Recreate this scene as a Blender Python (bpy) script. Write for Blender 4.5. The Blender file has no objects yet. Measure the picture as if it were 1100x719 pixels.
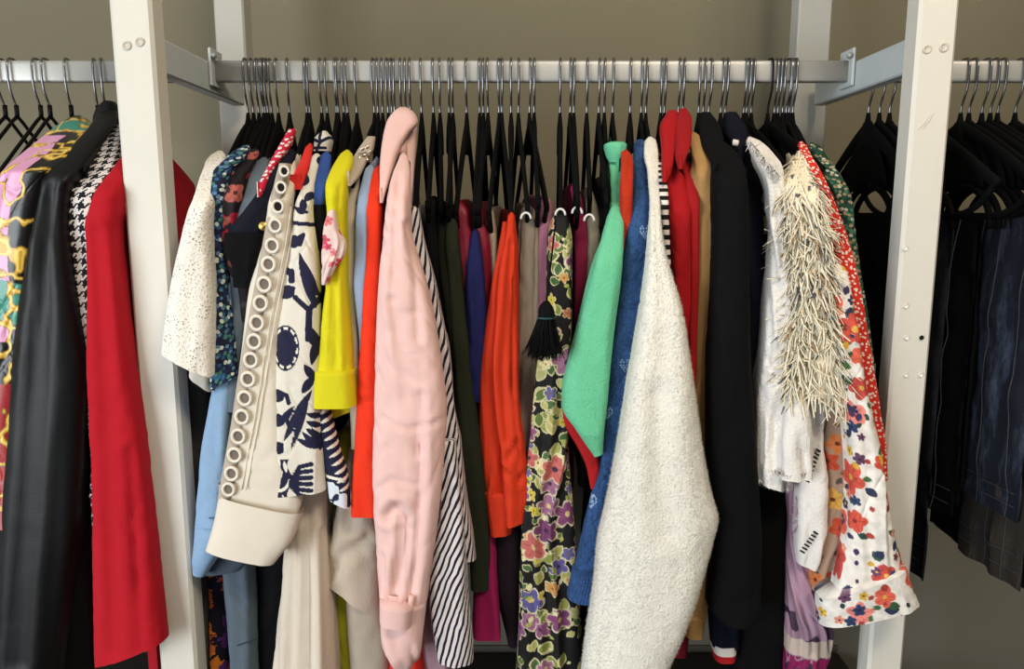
import bpy, math, random
import numpy as np
from mathutils import Vector

# ------------------------------------------------------------------ camera
PITCH = math.radians(9.0); F = 826.0; CX, CY = 550.0, 359.5
CAM = np.array([0.0, -1.15, 1.40])
RZ = 1.60                                   # height of the clothes rail's centre
CP, SP = math.cos(PITCH), math.sin(PITCH)

def at(px, py, y):
    """the point of the depth plane y that the photograph shows at (px, py)"""
    a = (px - CX) / F; b = (CY - py) / F
    dy = CP + b * SP; dz = b * CP - SP
    t = (y - CAM[1]) / dy
    return np.array([a * t, y, CAM[2] + dz * t])

scene = bpy.context.scene
COL = scene.collection
rng = np.random.default_rng(7)
random.seed(7)

# ------------------------------------------------------------------ helpers
def lin(c):
    c = np.asarray(c, float) / 255.0
    return np.where(c <= 0.04045, c / 12.92, ((c + 0.055) / 1.055) ** 2.4)

def hash3(i, j, k):
    h = (i.astype(np.int64) * 374761393 + j.astype(np.int64) * 668265263 + np.int64(k) * 974634777) & 0x7fffffff
    h = (h ^ (h >> 13)) * 1274126177 & 0x7fffffff
    return ((h ^ (h >> 16)) & 0xffff) / 65535.0

def noise2(x, y, seed=0):
    x = np.asarray(x, float); y = np.asarray(y, float)
    i = np.floor(x); j = np.floor(y); fx = x - i; fy = y - j
    fx = fx * fx * (3 - 2 * fx); fy = fy * fy * (3 - 2 * fy)
    i = i.astype(np.int64); j = j.astype(np.int64)
    a = hash3(i, j, seed); b = hash3(i + 1, j, seed); c = hash3(i, j + 1, seed); d = hash3(i + 1, j + 1, seed)
    return ((a * (1 - fx) + b * fx) * (1 - fy) + (c * (1 - fx) + d * fx) * fy) * 2 - 1

def interp_rows(R, n):
    """smooth interpolation of the rows R (k, c) to n rows (Catmull with limited slopes)"""
    R = np.asarray(R, float)
    yy = (R[:, 1] + R[:, 3]) / 2
    t = np.concatenate([[0], np.cumsum(np.maximum(np.abs(np.diff(yy)), 1.0))])
    T = np.linspace(0, t[-1], n)
    out = np.zeros((n, R.shape[1]))
    if len(R) == 2:
        for c in range(R.shape[1]): out[:, c] = np.interp(T, t, R[:, c])
        return out
    for c in range(R.shape[1]):
        v = R[:, c]; d = np.diff(v) / np.diff(t); m = np.zeros(len(v))
        m[0], m[-1] = d[0], d[-1]
        for q in range(1, len(v) - 1):
            m[q] = 0 if d[q - 1] * d[q] <= 0 else 2 * d[q - 1] * d[q] / (d[q - 1] + d[q])
        k = np.clip(np.searchsorted(t, T, side='right') - 1, 0, len(v) - 2)
        h = t[k + 1] - t[k]; s = (T - t[k]) / h
        out[:, c] = ((2*s**3 - 3*s**2 + 1) * v[k] + (s**3 - 2*s**2 + s) * h * m[k] + (-2*s**3 + 3*s**2) * v[k+1] + (s**3 - s**2) * h * m[k+1])
    return out

class MB:
    """collects grids and strands and links them as ONE mesh object"""
    def __init__(s): s.v, s.f, s.uv, s.c, s.n = [], [], [], [], 0
    def grid(s, P, UV=None, C=None, closed=False, cap0=False, cap1=False):
        nr, nc = P.shape[:2]
        b = s.n; s.v.append(P.reshape(-1, 3)); s.n += nr * nc
        s.uv.append((np.zeros((nr * nc, 2)) if UV is None else UV.reshape(-1, 2)))
        s.c.append((np.ones((nr * nc, 3)) * .5 if C is None else np.asarray(C).reshape(-1, 3)))
        I = b + np.arange(nr * nc).reshape(nr, nc)
        if closed: I = np.concatenate([I, I[:, :1]], axis=1)
        q = np.stack([I[:-1, :-1], I[:-1, 1:], I[1:, 1:], I[1:, :-1]], axis=-1).reshape(-1, 4)
        s.f.extend(q.tolist())
        m = I[:, :-1] if closed else I
        if cap0: s.f.append(m[0].tolist()[::-1])
        if cap1: s.f.append(m[-1].tolist())
        return s
    def sweep(s, path, ra, rb=None, side=None, k=8, cap=True, C=None, power=1.0):
        """tube along path; ra = radius along `side`, rb = radius across it"""
        path = np.asarray(path, float); n = len(path)
        ra = np.broadcast_to(np.asarray(ra, float), (n,)); rb = ra if rb is None else np.broadcast_to(np.asarray(rb, float), (n,))
        T = np.gradient(path, axis=0); T /= np.linalg.norm(T, axis=1)[:, None] + 1e-12
        if side is None:
            side = np.array([1.0, 0, 0]) if abs(T[:, 0]).mean() < .8 else np.array([0, 0, 1.0])
        side = np.asarray(side, float)
        S = side[None] - (T @ side)[:, None] * T; S /= np.linalg.norm(S, axis=1)[:, None] + 1e-12
        N = np.cross(T, S)
        a = np.linspace(0, 2 * np.pi, k, endpoint=False)
        ca = np.sign(np.cos(a)) * np.abs(np.cos(a)) ** power; sa = np.sign(np.sin(a)) * np.abs(np.sin(a)) ** power
        P = path[:, None] + S[:, None] * (ra[:, None] * ca)[..., None] + N[:, None] * (rb[:, None] * sa)[..., None]
        UV = np.zeros((n, k, 2)); UV[..., 1] = np.linspace(0, 1, n)[:, None]; UV[..., 0] = (a / 6.28)[None]
        CC = None if C is None else np.broadcast_to(np.asarray(C, float), (n, k, 3))
        return s.grid(P, UV, CC, closed=True, cap0=cap, cap1=cap)
    def box(s, lo, hi, bev=0.002):
        lo = np.asarray(lo, float); hi = np.asarray(hi, float); c = (lo + hi) / 2; h = (hi - lo) / 2
        b = min(bev, h.min() * .45)
        x0, y0 = h[0], h[1]
        ring = lambda e: [(x0-e, -y0+b), (x0-e, y0-b), (x0-b, y0-e), (-x0+b, y0-e), (-x0+e, y0-b), (-x0+e, -y0+b), (-x0+b, -y0+e), (x0-b, -y0+e)]
        zs = [(-h[2], b), (-h[2] + b, 0), (h[2] - b, 0), (h[2], b)]
        P = np.array([[(c[0] + (p[0] - np.sign(p[0]) * e), c[1] + (p[1] - np.sign(p[1]) * e), c[2] + z) for p in ring(0)] for z, e in zs])
        return s.grid(P, closed=True, cap0=True, cap1=True)
    def strands(s, roots, dirs, length, rad, seg=4, curl=0.3, grav=1.0, C=None, seed=0, taper=.15, flat_n=None):
        """thin tapered three sided strands"""
        r = np.random.default_rng(seed); n = len(roots)
        L = np.broadcast_to(np.asarray(length, float), (n,)); d = dirs.copy(); p = roots.copy()
        pts = [p.copy()]; step = (L / seg)[:, None]
        bend = r.normal(0, curl, (n, 3))
        for q in range(seg):
            d = d + bend * .5 + np.array([0, 0, -grav])[None] * .45; d /= np.linalg.norm(d, axis=1)[:, None]
            p = p + d * step; pts.append(p.copy())
        P = np.stack(pts, 1)                                   # n, seg+1, 3
        a = np.array([0, 2.09, 4.19]); w = np.linspace(1, taper, seg + 1) * rad
        off = np.stack([np.cos(a), np.sin(a), 0 * a], -1)      # 3,3
        off2 = np.stack([np.cos(a), 0 * a, np.sin(a)], -1)
        V = P[:, :, None] + (off * .5 + off2 * .5)[None, None] * w[None, :, None, None] * 1.3
        if flat_n is not None:                                 # flattened yarn that lies on the cloth
            sd = np.cross(dirs, flat_n); sd /= np.linalg.norm(sd, axis=1)[:, None] + 1e-9
            V = P[:, :, None] + (sd[:, None] * np.cos(a + 1.57)[None, :, None] * 1.5 + flat_n[:, None] * np.sin(a + 1.57)[None, :, None] * .45)[:, None] * w[None, :, None, None]
        b = s.n; m = V.reshape(-1, 3); s.v.append(m); s.n += len(m)
        s.uv.append(np.zeros((len(m), 2)))
        if C is None: s.c.append(np.ones((len(m), 3)) * .5)
        else: s.c.append(np.repeat(np.asarray(C).reshape(n, 3), (seg + 1) * 3, axis=0))
        I = b + np.arange(len(m)).reshape(n, seg + 1, 3); J = np.roll(I, -1, axis=2)
        q = np.stack([I[:, :-1], J[:, :-1], J[:, 1:], I[:, 1:]], -1).reshape(-1, 4)
        s.f.extend(q.tolist())
        return s
    def build(s, name, mat, parent=None, smooth=True):
        me = bpy.data.meshes.new(name)
        V = np.concatenate(s.v)
        o = bpy.data.objects.new(name, me); COL.objects.link(o)
        if parent is not None:
            o.parent = parent
            V = V - np.array(parent_world(parent))
        me.from_pydata(V.tolist(), [], s.f)
        a = me.attributes.new('uvm', 'FLOAT_VECTOR', 'POINT')
        uv = np.concatenate(s.uv); a.data.foreach_set('vector', np.concatenate([uv, np.zeros((len(uv), 1))], 1).astype(np.float32).ravel())
        a = me.attributes.new('col', 'FLOAT_COLOR', 'POINT')
        c = np.concatenate(s.c); a.data.foreach_set('color', np.concatenate([c, np.ones((len(c), 1))], 1).astype(np.float32).ravel())
        if smooth: me.polygons.foreach_set('use_smooth', [True] * len(me.polygons))
        me.materials.append(mat); me.update()
        return o

def parent_world(p):
    v = np.zeros(3)
    while p is not None:
        v += np.array(p.location); p = p.parent
    return v

def tag(o, label=None, cat=None, group=None, kind=None):
    if label: o['label'] = label
    if cat: o['category'] = cat
    if group: o['group'] = group
    if kind: o['kind'] = kind
    return o

def empty(name, loc):
    o = bpy.data.objects.new(name, None); COL.objects.link(o); o.location = [float(q) for q in loc]; o.empty_display_size = .03
    return o

# ------------------------------------------------------------------ materials
class NT:
    def __init__(s, name):
        s.m = bpy.data.materials.new(name); s.m.use_nodes = True
        s.t = s.m.node_tree; s.b = s.t.nodes['Principled BSDF']
    def n(s, ty, **kw):
        o = s.t.nodes.new(ty)
        for k, v in kw.items():
            if k.startswith('i_'): o.inputs[k[2:].replace('_', ' ')].default_value = v
            else: setattr(o, k, v)
        return o
    def l(s, a, b): s.t.links.new(a, b)
    def attr(s, name): return s.n('ShaderNodeAttribute', attribute_name=name).outputs['Vector']
    def math(s, op, a, b=None, c=None):
        o = s.n('ShaderNodeMath', operation=op)
        for q, v in enumerate((a, b, c)):
            if v is None: continue
            if isinstance(v, (int, float)): o.inputs[q].default_value = v
            else: s.l(v, o.inputs[q])
        return o.outputs[0]
    def mix(s, fac, a, b):
        o = s.n('ShaderNodeMix', data_type='RGBA')
        for soc, v in ((o.inputs[0], fac), (o.inputs[6], a), (o.inputs[7], b)):
            if isinstance(v, (int, float)): soc.default_value = v
            elif isinstance(v, (tuple, list, np.ndarray)): soc.default_value = (*[float(q) for q in v], 1)
            else: s.l(v, soc)
        return o.outputs[2]
    def noise(s, vec, scale, detail=3, rough=.6):
        o = s.n('ShaderNodeTexNoise', i_Scale=scale, i_Detail=detail, i_Roughness=rough); s.l(vec, o.inputs['Vector']); return o
    def bump(s, h, strength, dist=.002):
        o = s.n('ShaderNodeBump', i_Strength=strength, i_Distance=dist); s.l(h, o.inputs['Height']); s.l(o.outputs[0], s.b.inputs['Normal'])

def finish(t, base, rough, sheen, bump, var, metal=0.0, spec=.3):
    """base = colour socket or rgb; adds cloth unevenness, weave bump, sheen"""
    tc = t.n('ShaderNodeTexCoord').outputs['Object']
    if var:
        ns = t.noise(tc, 35, 4).outputs['Fac']
        k = t.math('MULTIPLY_ADD', ns, 2 * var, 1 - var)
        mm = t.n('ShaderNodeVectorMath', operation='SCALE')
        if isinstance(base, (tuple, list, np.ndarray)): mm.inputs[0].default_value = [float(q) for q in base]
        else: t.l(base, mm.inputs[0])
        t.l(k, mm.inputs['Scale']); t.l(mm.outputs[0], t.b.inputs['Base Color'])
    else:
        if isinstance(base, (tuple, list, np.ndarray)): t.b.inputs['Base Color'].default_value = (*[float(q) for q in base], 1)
        else: t.l(base, t.b.inputs['Base Color'])
    t.b.inputs['Roughness'].default_value = rough; t.b.inputs['Metallic'].default_value = metal
    t.b.inputs['Specular IOR Level'].default_value = spec
    if sheen: t.b.inputs['Sheen Weight'].default_value = sheen; t.b.inputs['Sheen Roughness'].default_value = .5
    if bump:
        h = t.noise(tc, bump[0], 3, .65).outputs['Fac']; t.bump(h, bump[1], bump[2] if len(bump) > 2 else .002)
    return t.m

MATS = {}
def plain(name, rgb, rough=.85, sheen=.0, bump=(500, .35), var=.07, **k):
    key = name
    if max(rgb) < 45: k.setdefault('spec', .1)
    if key not in MATS: MATS[key] = finish(NT(name), lin(rgb), rough, sheen, bump, var, **k)
    return MATS[key]
def vcol(name, rough=.8, bump=(500, .3), var=.05, **k):
    if name not in MATS:
        t = NT(name); c = t.n('ShaderNodeAttribute', attribute_name='col').outputs['Color']
        MATS[name] = finish(t, c, rough, k.pop('sheen', 0), bump, var, **k)
    return MATS[name]
def sep(t, v):
    o = t.n('ShaderNodeSeparateXYZ'); t.l(v, o.inputs[0]); return o.outputs
def stripes(name, c1, c2, period, ang, duty=.5, warp=.0):
    t = NT(name); uv = t.attr('uvm'); s = sep(t, uv)
    u = t.math('MULTIPLY', s[0], math.cos(ang)); v = t.math('MULTIPLY_ADD', s[1], math.sin(ang), u)
    if warp:
        n = t.noise(uv, 25, 2).outputs['Fac']; v = t.math('MULTIPLY_ADD', n, warp, v)
    f = t.math('FRACT', t.math('DIVIDE', v, period))
    MATS[name] = finish(t, t.mix(t.math('LESS_THAN', f, duty), lin(c2), lin(c1)), .85, 0, (450, .4), .06)
    return MATS[name]
def houndstooth(name, dark, light, c):
    t = NT(name); s = sep(t, t.attr('uvm'))
    i = t.math('FLOOR', t.math('DIVIDE', s[0], c)); j = t.math('FLOOR', t.math('DIVIDE', s[1], c))
    wd = t.math('LESS_THAN', t.math('FLOORED_MODULO', i, 8.0), 3.5); fd = t.math('LESS_THAN', t.math('FLOORED_MODULO', j, 8.0), 3.5)
    ov = t.math('LESS_THAN', t.math('FLOORED_MODULO', t.math('ADD', i, j), 4.0), 1.5)
    k = t.math('ADD', t.math('MULTIPLY', ov, wd), t.math('MULTIPLY', t.math('SUBTRACT', 1.0, ov), fd))
    MATS[name] = finish(t, t.mix(k, lin(light), lin(dark)), .9, 0, (600, .4), .05); return MATS[name]
def denim(name, dark, light, thr=.55):
    t = NT(name); tc = t.n('ShaderNodeTexCoord').outputs['Object']
    mp = t.n('ShaderNodeVectorMath', operation='MULTIPLY'); t.l(tc, mp.inputs[0]); mp.inputs[1].default_value = (30, 42, 9)
    ns = t.noise(mp.outputs[0], 1.0, 5, .7).outputs['Fac']
    k = t.n('ShaderNodeMapRange'); k.inputs[1].default_value = thr; k.inputs[2].default_value = .8; t.l(ns, k.inputs[0])
    MATS[name] = finish(t, t.mix(k.outputs[0], lin(dark), lin(light)), .9, 0, (420, .6), .2); return MATS[name]
def scatter(name, bg, cols, scale, thr, warp=.004, bump=(500, .3), extra=None, stretch=(1, 1)):
    """printed cloth: cells of a warped Voronoi in random colours on a ground colour"""
    t = NT(name); uv = t.attr('uvm')
    n = t.noise(uv, 90, 2); vm = t.n('ShaderNodeVectorMath', operation='MULTIPLY_ADD')
    t.l(n.outputs['Color'], vm.inputs[0]); vm.inputs[1].default_value = (warp, warp, 0); t.l(uv, vm.inputs[2])
    mp = t.n('ShaderNodeVectorMath', operation='MULTIPLY'); t.l(vm.outputs[0], mp.inputs[0]); mp.inputs[1].default_value = (stretch[0], stretch[1], 1)
    vo = t.n('ShaderNodeTexVoronoi', i_Scale=scale, voronoi_dimensions='2D'); t.l(mp.outputs[0], vo.inputs['Vector'])
    r = sep(t, vo.outputs['Color'])[0]
    cr = t.n('ShaderNodeValToRGB'); cr.color_ramp.interpolation = 'CONSTANT'; t.l(r, cr.inputs[0])
    e = cr.color_ramp.elements
    while len(e) < len(cols): e.new(.5)
    for q, c in enumerate(cols): e[q].position = q / len(cols); e[q].color = (*lin(c), 1)
    base = t.mix(t.math('LESS_THAN', vo.outputs['Distance'], thr), lin(bg), cr.outputs[0])
    MATS[name] = finish(t, base, .85, 0, bump, .05); return MATS[name]
def lace(name, col, hole, scale, thr, bg2=None):
    t = NT(name); uv = t.attr('uvm')
    n = t.noise(uv, 60, 2); vm = t.n('ShaderNodeVectorMath', operation='MULTIPLY_ADD')
    t.l(n.outputs['Color'], vm.inputs[0]); vm.inputs[1].default_value = (.004, .004, 0); t.l(uv, vm.inputs[2])
    vo = t.n('ShaderNodeTexVoronoi', i_Scale=scale, voronoi_dimensions='2D'); t.l(vm.outputs[0], vo.inputs['Vector'])
    big = t.noise(uv, 45, 2).outputs['Fac']
    k = t.math('LESS_THAN', vo.outputs['Distance'], t.math('MULTIPLY_ADD', big, thr * 2, -thr * .45))
    m = finish(t, t.mix(k, lin(col), lin(hole)), .9, 0, None, .04)
    t.bump(vo.outputs['Distance'], .3, .002); MATS[name] = m; return m
def metal(name, rgb, rough, met=1.0):
    MATS[name] = finish(NT(name), lin(rgb), rough, 0, (160, .06), .05, metal=met, spec=.5); return MATS[name]

# ------------------------------------------------------------------ traced cloth volumes
def norm_rows(rows):
    out = []
    for r in rows:
        if len(r) == 3: out.append((r[1], r[0], r[2], r[0]))
        else: out.append(tuple(r))
    return out

def cloth_tube(mb, rows, y, ry, y2=None, nr=None, nc=48, fold=(.003, .02, .12), wr=.0012, seed=0, paint=None, sq=.66, hem=True, cap=True, rib=None, ret=None, fine=0.0, roll=0.0, rlen=45, creases=(), dome=False):
    """a hanging sleeve, leg or panel with real depth: rows = its outline from shoulder to hem"""
    R = norm_rows(rows)
    if nr is None: nr = int(np.clip((R[-1][1] - R[0][1]) / 4, 10, 130))
    Q = interp_rows(R, nr)
    if dome:                                       # rounded top of a shoulder or strap
        my = (Q[:, 1] + Q[:, 3]) / 2; wq = (Q[0, 2] - Q[0, 0]) * .55
        k_ = np.sqrt(np.clip(1 - (1 - np.clip((my - my[0]) / max(wq, 3), 0, 1)) ** 2, .09, 1))
        mx = (Q[:, 0] + Q[:, 2]) / 2; Q[:, 0] = mx + (Q[:, 0] - mx) * k_; Q[:, 2] = mx + (Q[:, 2] - mx) * k_
    y2 = y if y2 is None else y2
    yy = np.linspace(y, y2, nr)
    if roll:                                       # the shoulder runs back towards the hanger
        my = (Q[:, 1] + Q[:, 3]) / 2; s_ = np.clip((my - my[0]) / rlen, 0, 1); yy = yy + roll * (1 - s_) ** 1.6
    L = np.stack([at(q[0], q[1], d) for q, d in zip(Q, yy)]); Rr = np.stack([at(q[2], q[3], d) for q, d in zip(Q, yy)])
    C = (L + Rr) / 2; A = (Rr - L) / 2; hw = np.linalg.norm(A, axis=1)
    V = np.concatenate([[0], np.cumsum(np.linalg.norm(np.diff(C, axis=0), axis=1))])
    rr = np.minimum(ry, hw * 1.25 + .002)
    if roll:
        dC = np.gradient(C, axis=0); rr = rr * np.clip(np.abs(dC[:, 2]) / (np.hypot(dC[:, 1], dC[:, 2]) + 1e-9), .25, 1)
    if hem: pass
    ph = np.linspace(0, 2 * np.pi, nc + 1)
    if paint is not None: ph = np.concatenate([np.linspace(0, 1.45, 12, endpoint=False), np.linspace(1.45, 4.83, nc), np.linspace(4.83, 6.2832, 13)[1:]])
    sp = np.sign(np.sin(ph)) * np.abs(np.sin(ph)) ** sq; cp = np.sign(np.cos(ph)) * np.abs(np.cos(ph)) ** sq
    fx, fy = np.diff(sp)[None] * hw[:, None], np.diff(cp)[None] * rr[:, None]
    U = np.concatenate([np.zeros((nr, 1)), np.cumsum(np.hypot(fx, fy), axis=1)], axis=1)
    U = U - np.stack([np.interp(np.pi, ph, U[q]) for q in range(nr)])[:, None]
    VV = np.broadcast_to(V[:, None], U.shape)
    P = C[:, None] + A[:, None] * (-sp)[None, :, None]
    P[..., 1] += rr[:, None] * cp[None]
    # folds: along the ring normal
    Nn = A[:, None] / (hw[:, None, None] + 1e-9) * (-np.sin(ph))[None, :, None]; Nn = Nn.copy(); Nn[..., 1] += np.cos(ph)[None]
    env = np.minimum(1, V / .06)[:, None]
    wu = U + .012 * noise2(U / .06, VV / .14, seed + 5)
    n1 = noise2(wu / fold[1], VV / fold[2], seed)
    D = fold[0] * env * ((1 - 2.2 * np.abs(n1)) * .8 + .5 * noise2(wu / fold[1] * 2.1, VV / fold[2] * 1.3, seed + 1))
    for q, sl in enumerate((.55, -.7)):            # a few sharp slanting creases
        n2 = noise2((U + sl * VV) / .016 + 9, (VV - sl * U) / .09, seed + 30 + q)
        D -= wr * 1.6 * env * np.exp(-(n2 / .16) ** 2) * np.clip(.3 + noise2(U / .05, VV / .07, seed + 40 + q), 0, 1)
    D += wr * .4 * env * noise2(U / .03, VV / .03, seed + 2)
    if fine: D += fine * noise2(U / .0035, VV / .0035, seed + 3) + fine * .8 * noise2(U / .009, VV / .009, seed + 4)
    if rib: D += rib[0] * np.sin(U / rib[1] * 2 * np.pi)
    PX = (Q[:, 0] + Q[:, 2])[:, None] / 2 + (Q[:, 2] - Q[:, 0])[:, None] / 2 * (-sp)[None]
    PY = (Q[:, 1] + Q[:, 3])[:, None] / 2 + (Q[:, 3] - Q[:, 1])[:, None] / 2 * (-sp)[None]
    for pts, w_, dep in creases:
        dist = np.full(PX.shape, 1e9)
        for (x0, y0), (x1, y1) in zip(pts[:-1], pts[1:]):
            ex, ey = x1 - x0, y1 - y0; t_ = np.clip(((PX - x0) * ex + (PY - y0) * ey) / (ex * ex + ey * ey + 1e-9), 0, 1)
            dist = np.minimum(dist, np.hypot(PX - x0 - t_ * ex, PY - y0 - t_ * ey))
        D -= dep * (np.exp(-(dist / w_) ** 2) - .45 * np.exp(-((dist - 2.1 * w_) / w_) ** 2))
    D = D * (.25 + .75 * np.abs(np.cos(ph)))[None]
    lim = np.minimum(.45 * hw, .02)[:, None]
    P = P + Nn * np.clip(D, -lim, lim)[..., None]
    CC = None
    if paint is not None: CC = paint(PX, PY, U, VV)
    UV = np.stack([U, VV], -1)
    mb.grid(P, UV, CC, cap0=cap)
    if hem:                                        # the cloth turns in at its lower edge
        e = P[-1]; c = C[-1]
        inner = np.stack([e, c + (e - c) * .86, c + (e - c) * .84 + np.array([0, 0, .018])])
        uvh = np.stack([UV[-1]] * 3); ch = None if CC is None else np.stack([CC[-1]] * 3)
        mb.grid(inner, uvh, ch)
    return dict(PX=PX, PY=PY, C=C, hw=hw, V=V, rr=rr, P=P, Q=Q, yy=yy, N=Nn)

def cloth_body(mb, xh, info, ys, zneck, zsh, zhem, bt, dip, yback=.18, seed=0, paint=None, recess=.05, flare=1.0, flat=False):
    """the body of a garment: a thin hollow volume that hangs from the hanger, across the rail"""
    K, M = 30, 26
    Cz, Cx = info['C'][:, 2], info['C'][:, 0]
    o = np.argsort(Cz); Cz, Cx = Cz[o], Cx[o]
    w = np.linspace(-1, 1, M)
    vv = np.linspace(0, 1, K) ** 1.15
    xt = float(np.interp(zsh, Cz, Cx))
    P = np.zeros((K + 1, 2 * M, 3)); UV = np.zeros((K + 1, 2 * M, 2))
    for r in range(K + 1):
        q = 0 if r == 0 else r - 1
        v = vv[q]
        zc = zsh + (zhem - zsh) * v
        xf = float(np.interp(zc, Cz, Cx))
        rec = recess * min(1, max(0, (zsh - zc) / .12)) 
        yf = max(ys + .006 + rec, -.135) if not flat else ys + .006 + rec
        yb = yback - rec * .6
        yv = np.where(w < 0, -w * yf, w * yb)              # w=-1 front .. +1 back
        s = np.abs(np.where(w < 0, yv / ys, yv / yback))
        xx = np.where(w < 0, xh + (xf - xh) * np.clip(np.abs(yv / ys), 0, 1), xh - (xt - xh) * .35 * w)
        ztop = zneck + (zsh - zneck) * np.clip(s, 0, 1) ** 1.1
        ztop = ztop - dip * np.clip(1 - (s / .38) ** 2, 0, 1)
        zz = ztop + (zhem - ztop) * v
        th = bt * (.55 + .45 * min(1, v * 6)) * np.clip(1 - np.abs(w) ** 6, .0, 1) ** .5 * (1 + (flare - 1) * v)
        if r == 0: th = th * 0.02; zz = zz + .003
        fa = bt * .55 * min(1, v * 4)
        d1 = fa * noise2(yv / .03, np.full(M, zc) / .25, seed); d2 = fa * noise2(yv / .03, np.full(M, zc) / .25, seed + 9)
        P[r, :M] = np.stack([xx + th + d1 * (th > 1e-4), yv, zz], -1); P[r, M:] = np.stack([xx - th + d2 * (th > 1e-4), yv, zz], -1)[::-1]
        UV[r, :M, 0] = yv; UV[r, M:, 0] = yv[::-1] + .02; UV[r, :, 1] = np.concatenate([-zz, -zz[::-1]])
    CC = None
    if paint is not None: CC = paint(UV[..., 0] * 870 + 600, UV[..., 1] * 870 + 1700, UV[..., 0], UV[..., 1] + 1.6)
    mb.grid(P, UV, CC, closed=True)

# ------------------------------------------------------------------ hangers
VELVET = plain('black_velvet', (9, 9, 10), .9, .0, (900, .3), 0)
CHROME = metal('hook_chrome', (128, 128, 130), .26)
BLACKMETAL = plain('black_coated_wire', (14, 14, 15), .4, 0, None, 0)
def hook_path(h=.066):
    a = np.linspace(math.radians(-30), math.radians(180), 26)
    n = 2 / 3.0
    c, s_ = np.cos(a), np.sin(a)
    y = .0125 * np.sign(c) * np.abs(c) ** n; z = .0178 * np.sign(s_) * np.abs(s_) ** n
    pts = [(yy, zz) for yy, zz in zip(y, z)]
    e = [(-.0127, -.008), (-.0125, -.016), (-.0105, -.027), (-.006, -.037), (-.0018, -.045), (0, -.051), (0, -.056), (0, -h + .004)]
    return np.array([(0, a_, b_) for a_, b_ in pts + e])
def hanger(px, label, xf=None, tip=-.17, group=None, kind='velvet', ytip=.185, px_is_x=None, mat_hook=None, wide=False):
    x = at(px, 77, 0)[0] if px_is_x is None else px_is_x
    root = empty('coat_hanger', (x, 0, RZ)); tag(root, label, 'hanger', group)
    sl = 0 if xf is None else np.clip((xf - x) / -ytip, -.45, .45)     # dx/dy
    def loc(p):
        p = np.asarray(p, float); q = p.copy(); q[:, 0] = p[:, 0] + sl * p[:, 1]; return q + np.array([x, 0, RZ])
    MB().sweep(loc(hook_path()), .00165, k=8, side=(1, 0, 0)).build('hook', mat_hook or CHROME, root)
    mb = MB(); ax = (1, 0, 0)
    if kind == 'velvet':
        s = np.linspace(-1, 1, 41)
        z = -.08 + (tip + .08) * np.abs(s) ** 1.2
        h = .0085 + .0045 * (1 - np.abs(s)) ** 2
        mb.sweep(loc(np.stack([0 * s, s * ytip, z], -1)), .0032, h * .9, ax, 8, power=.6)
        zb = tip - .001 - .04 * (1 - np.abs(s) ** 5)
        mb.sweep(loc(np.stack([0 * s, s * (ytip - .006), zb], -1)), .003, .0045, ax, 8, power=.7)
        mb.sweep(loc([(0, 0, -.057), (0, 0, -.066), (0, 0, -.078), (0, 0, -.095), (0, 0, -.115)]), [.0021, .003, .0042, .0044, .0036], [.003, .005, .011, .022, .034], ax, 8, power=.7)
        if wide:                                            # the moulded web and trouser bar
            mb.sweep(loc([(0, 0, -.07), (0, 0, -.09), (0, 0, -.12), (0, 0, -.15), (0, 0, -.165)]), .0026, [.012, .03, .05, .068, .072], ax, 8, power=.6)
            for sg in (-1, 1):
                t_ = np.linspace(0, 1, 14)
                mb.sweep(loc(np.stack([0 * t_, sg * (.02 + .075 * np.sin(t_ * 1.57)), -.162 - .06 * (1 - np.cos(t_ * 1.57))], -1)), .0035, .0055, ax, 8, power=.8)
    else:                                                   # thin wire hanger with crossing arms
        mb.sweep(loc([(0, 0, -.046), (0, 0, -.066)]), .0032, .0032, ax, 8)
        for sg in (-1, 1):
            mb.sweep(loc([(0, 0, -.062), (0, sg * .012, -.07), (0, sg * ytip, tip)]), .0022, .0028, ax, 8)
        mb.sweep(loc([(0, -ytip, tip), (0, ytip, tip)]), .0022, .0028, ax, 8)
    mb.build('shoulder_bar', VELVET if kind == 'velvet' else BLACKMETAL, root)
    return root

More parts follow.
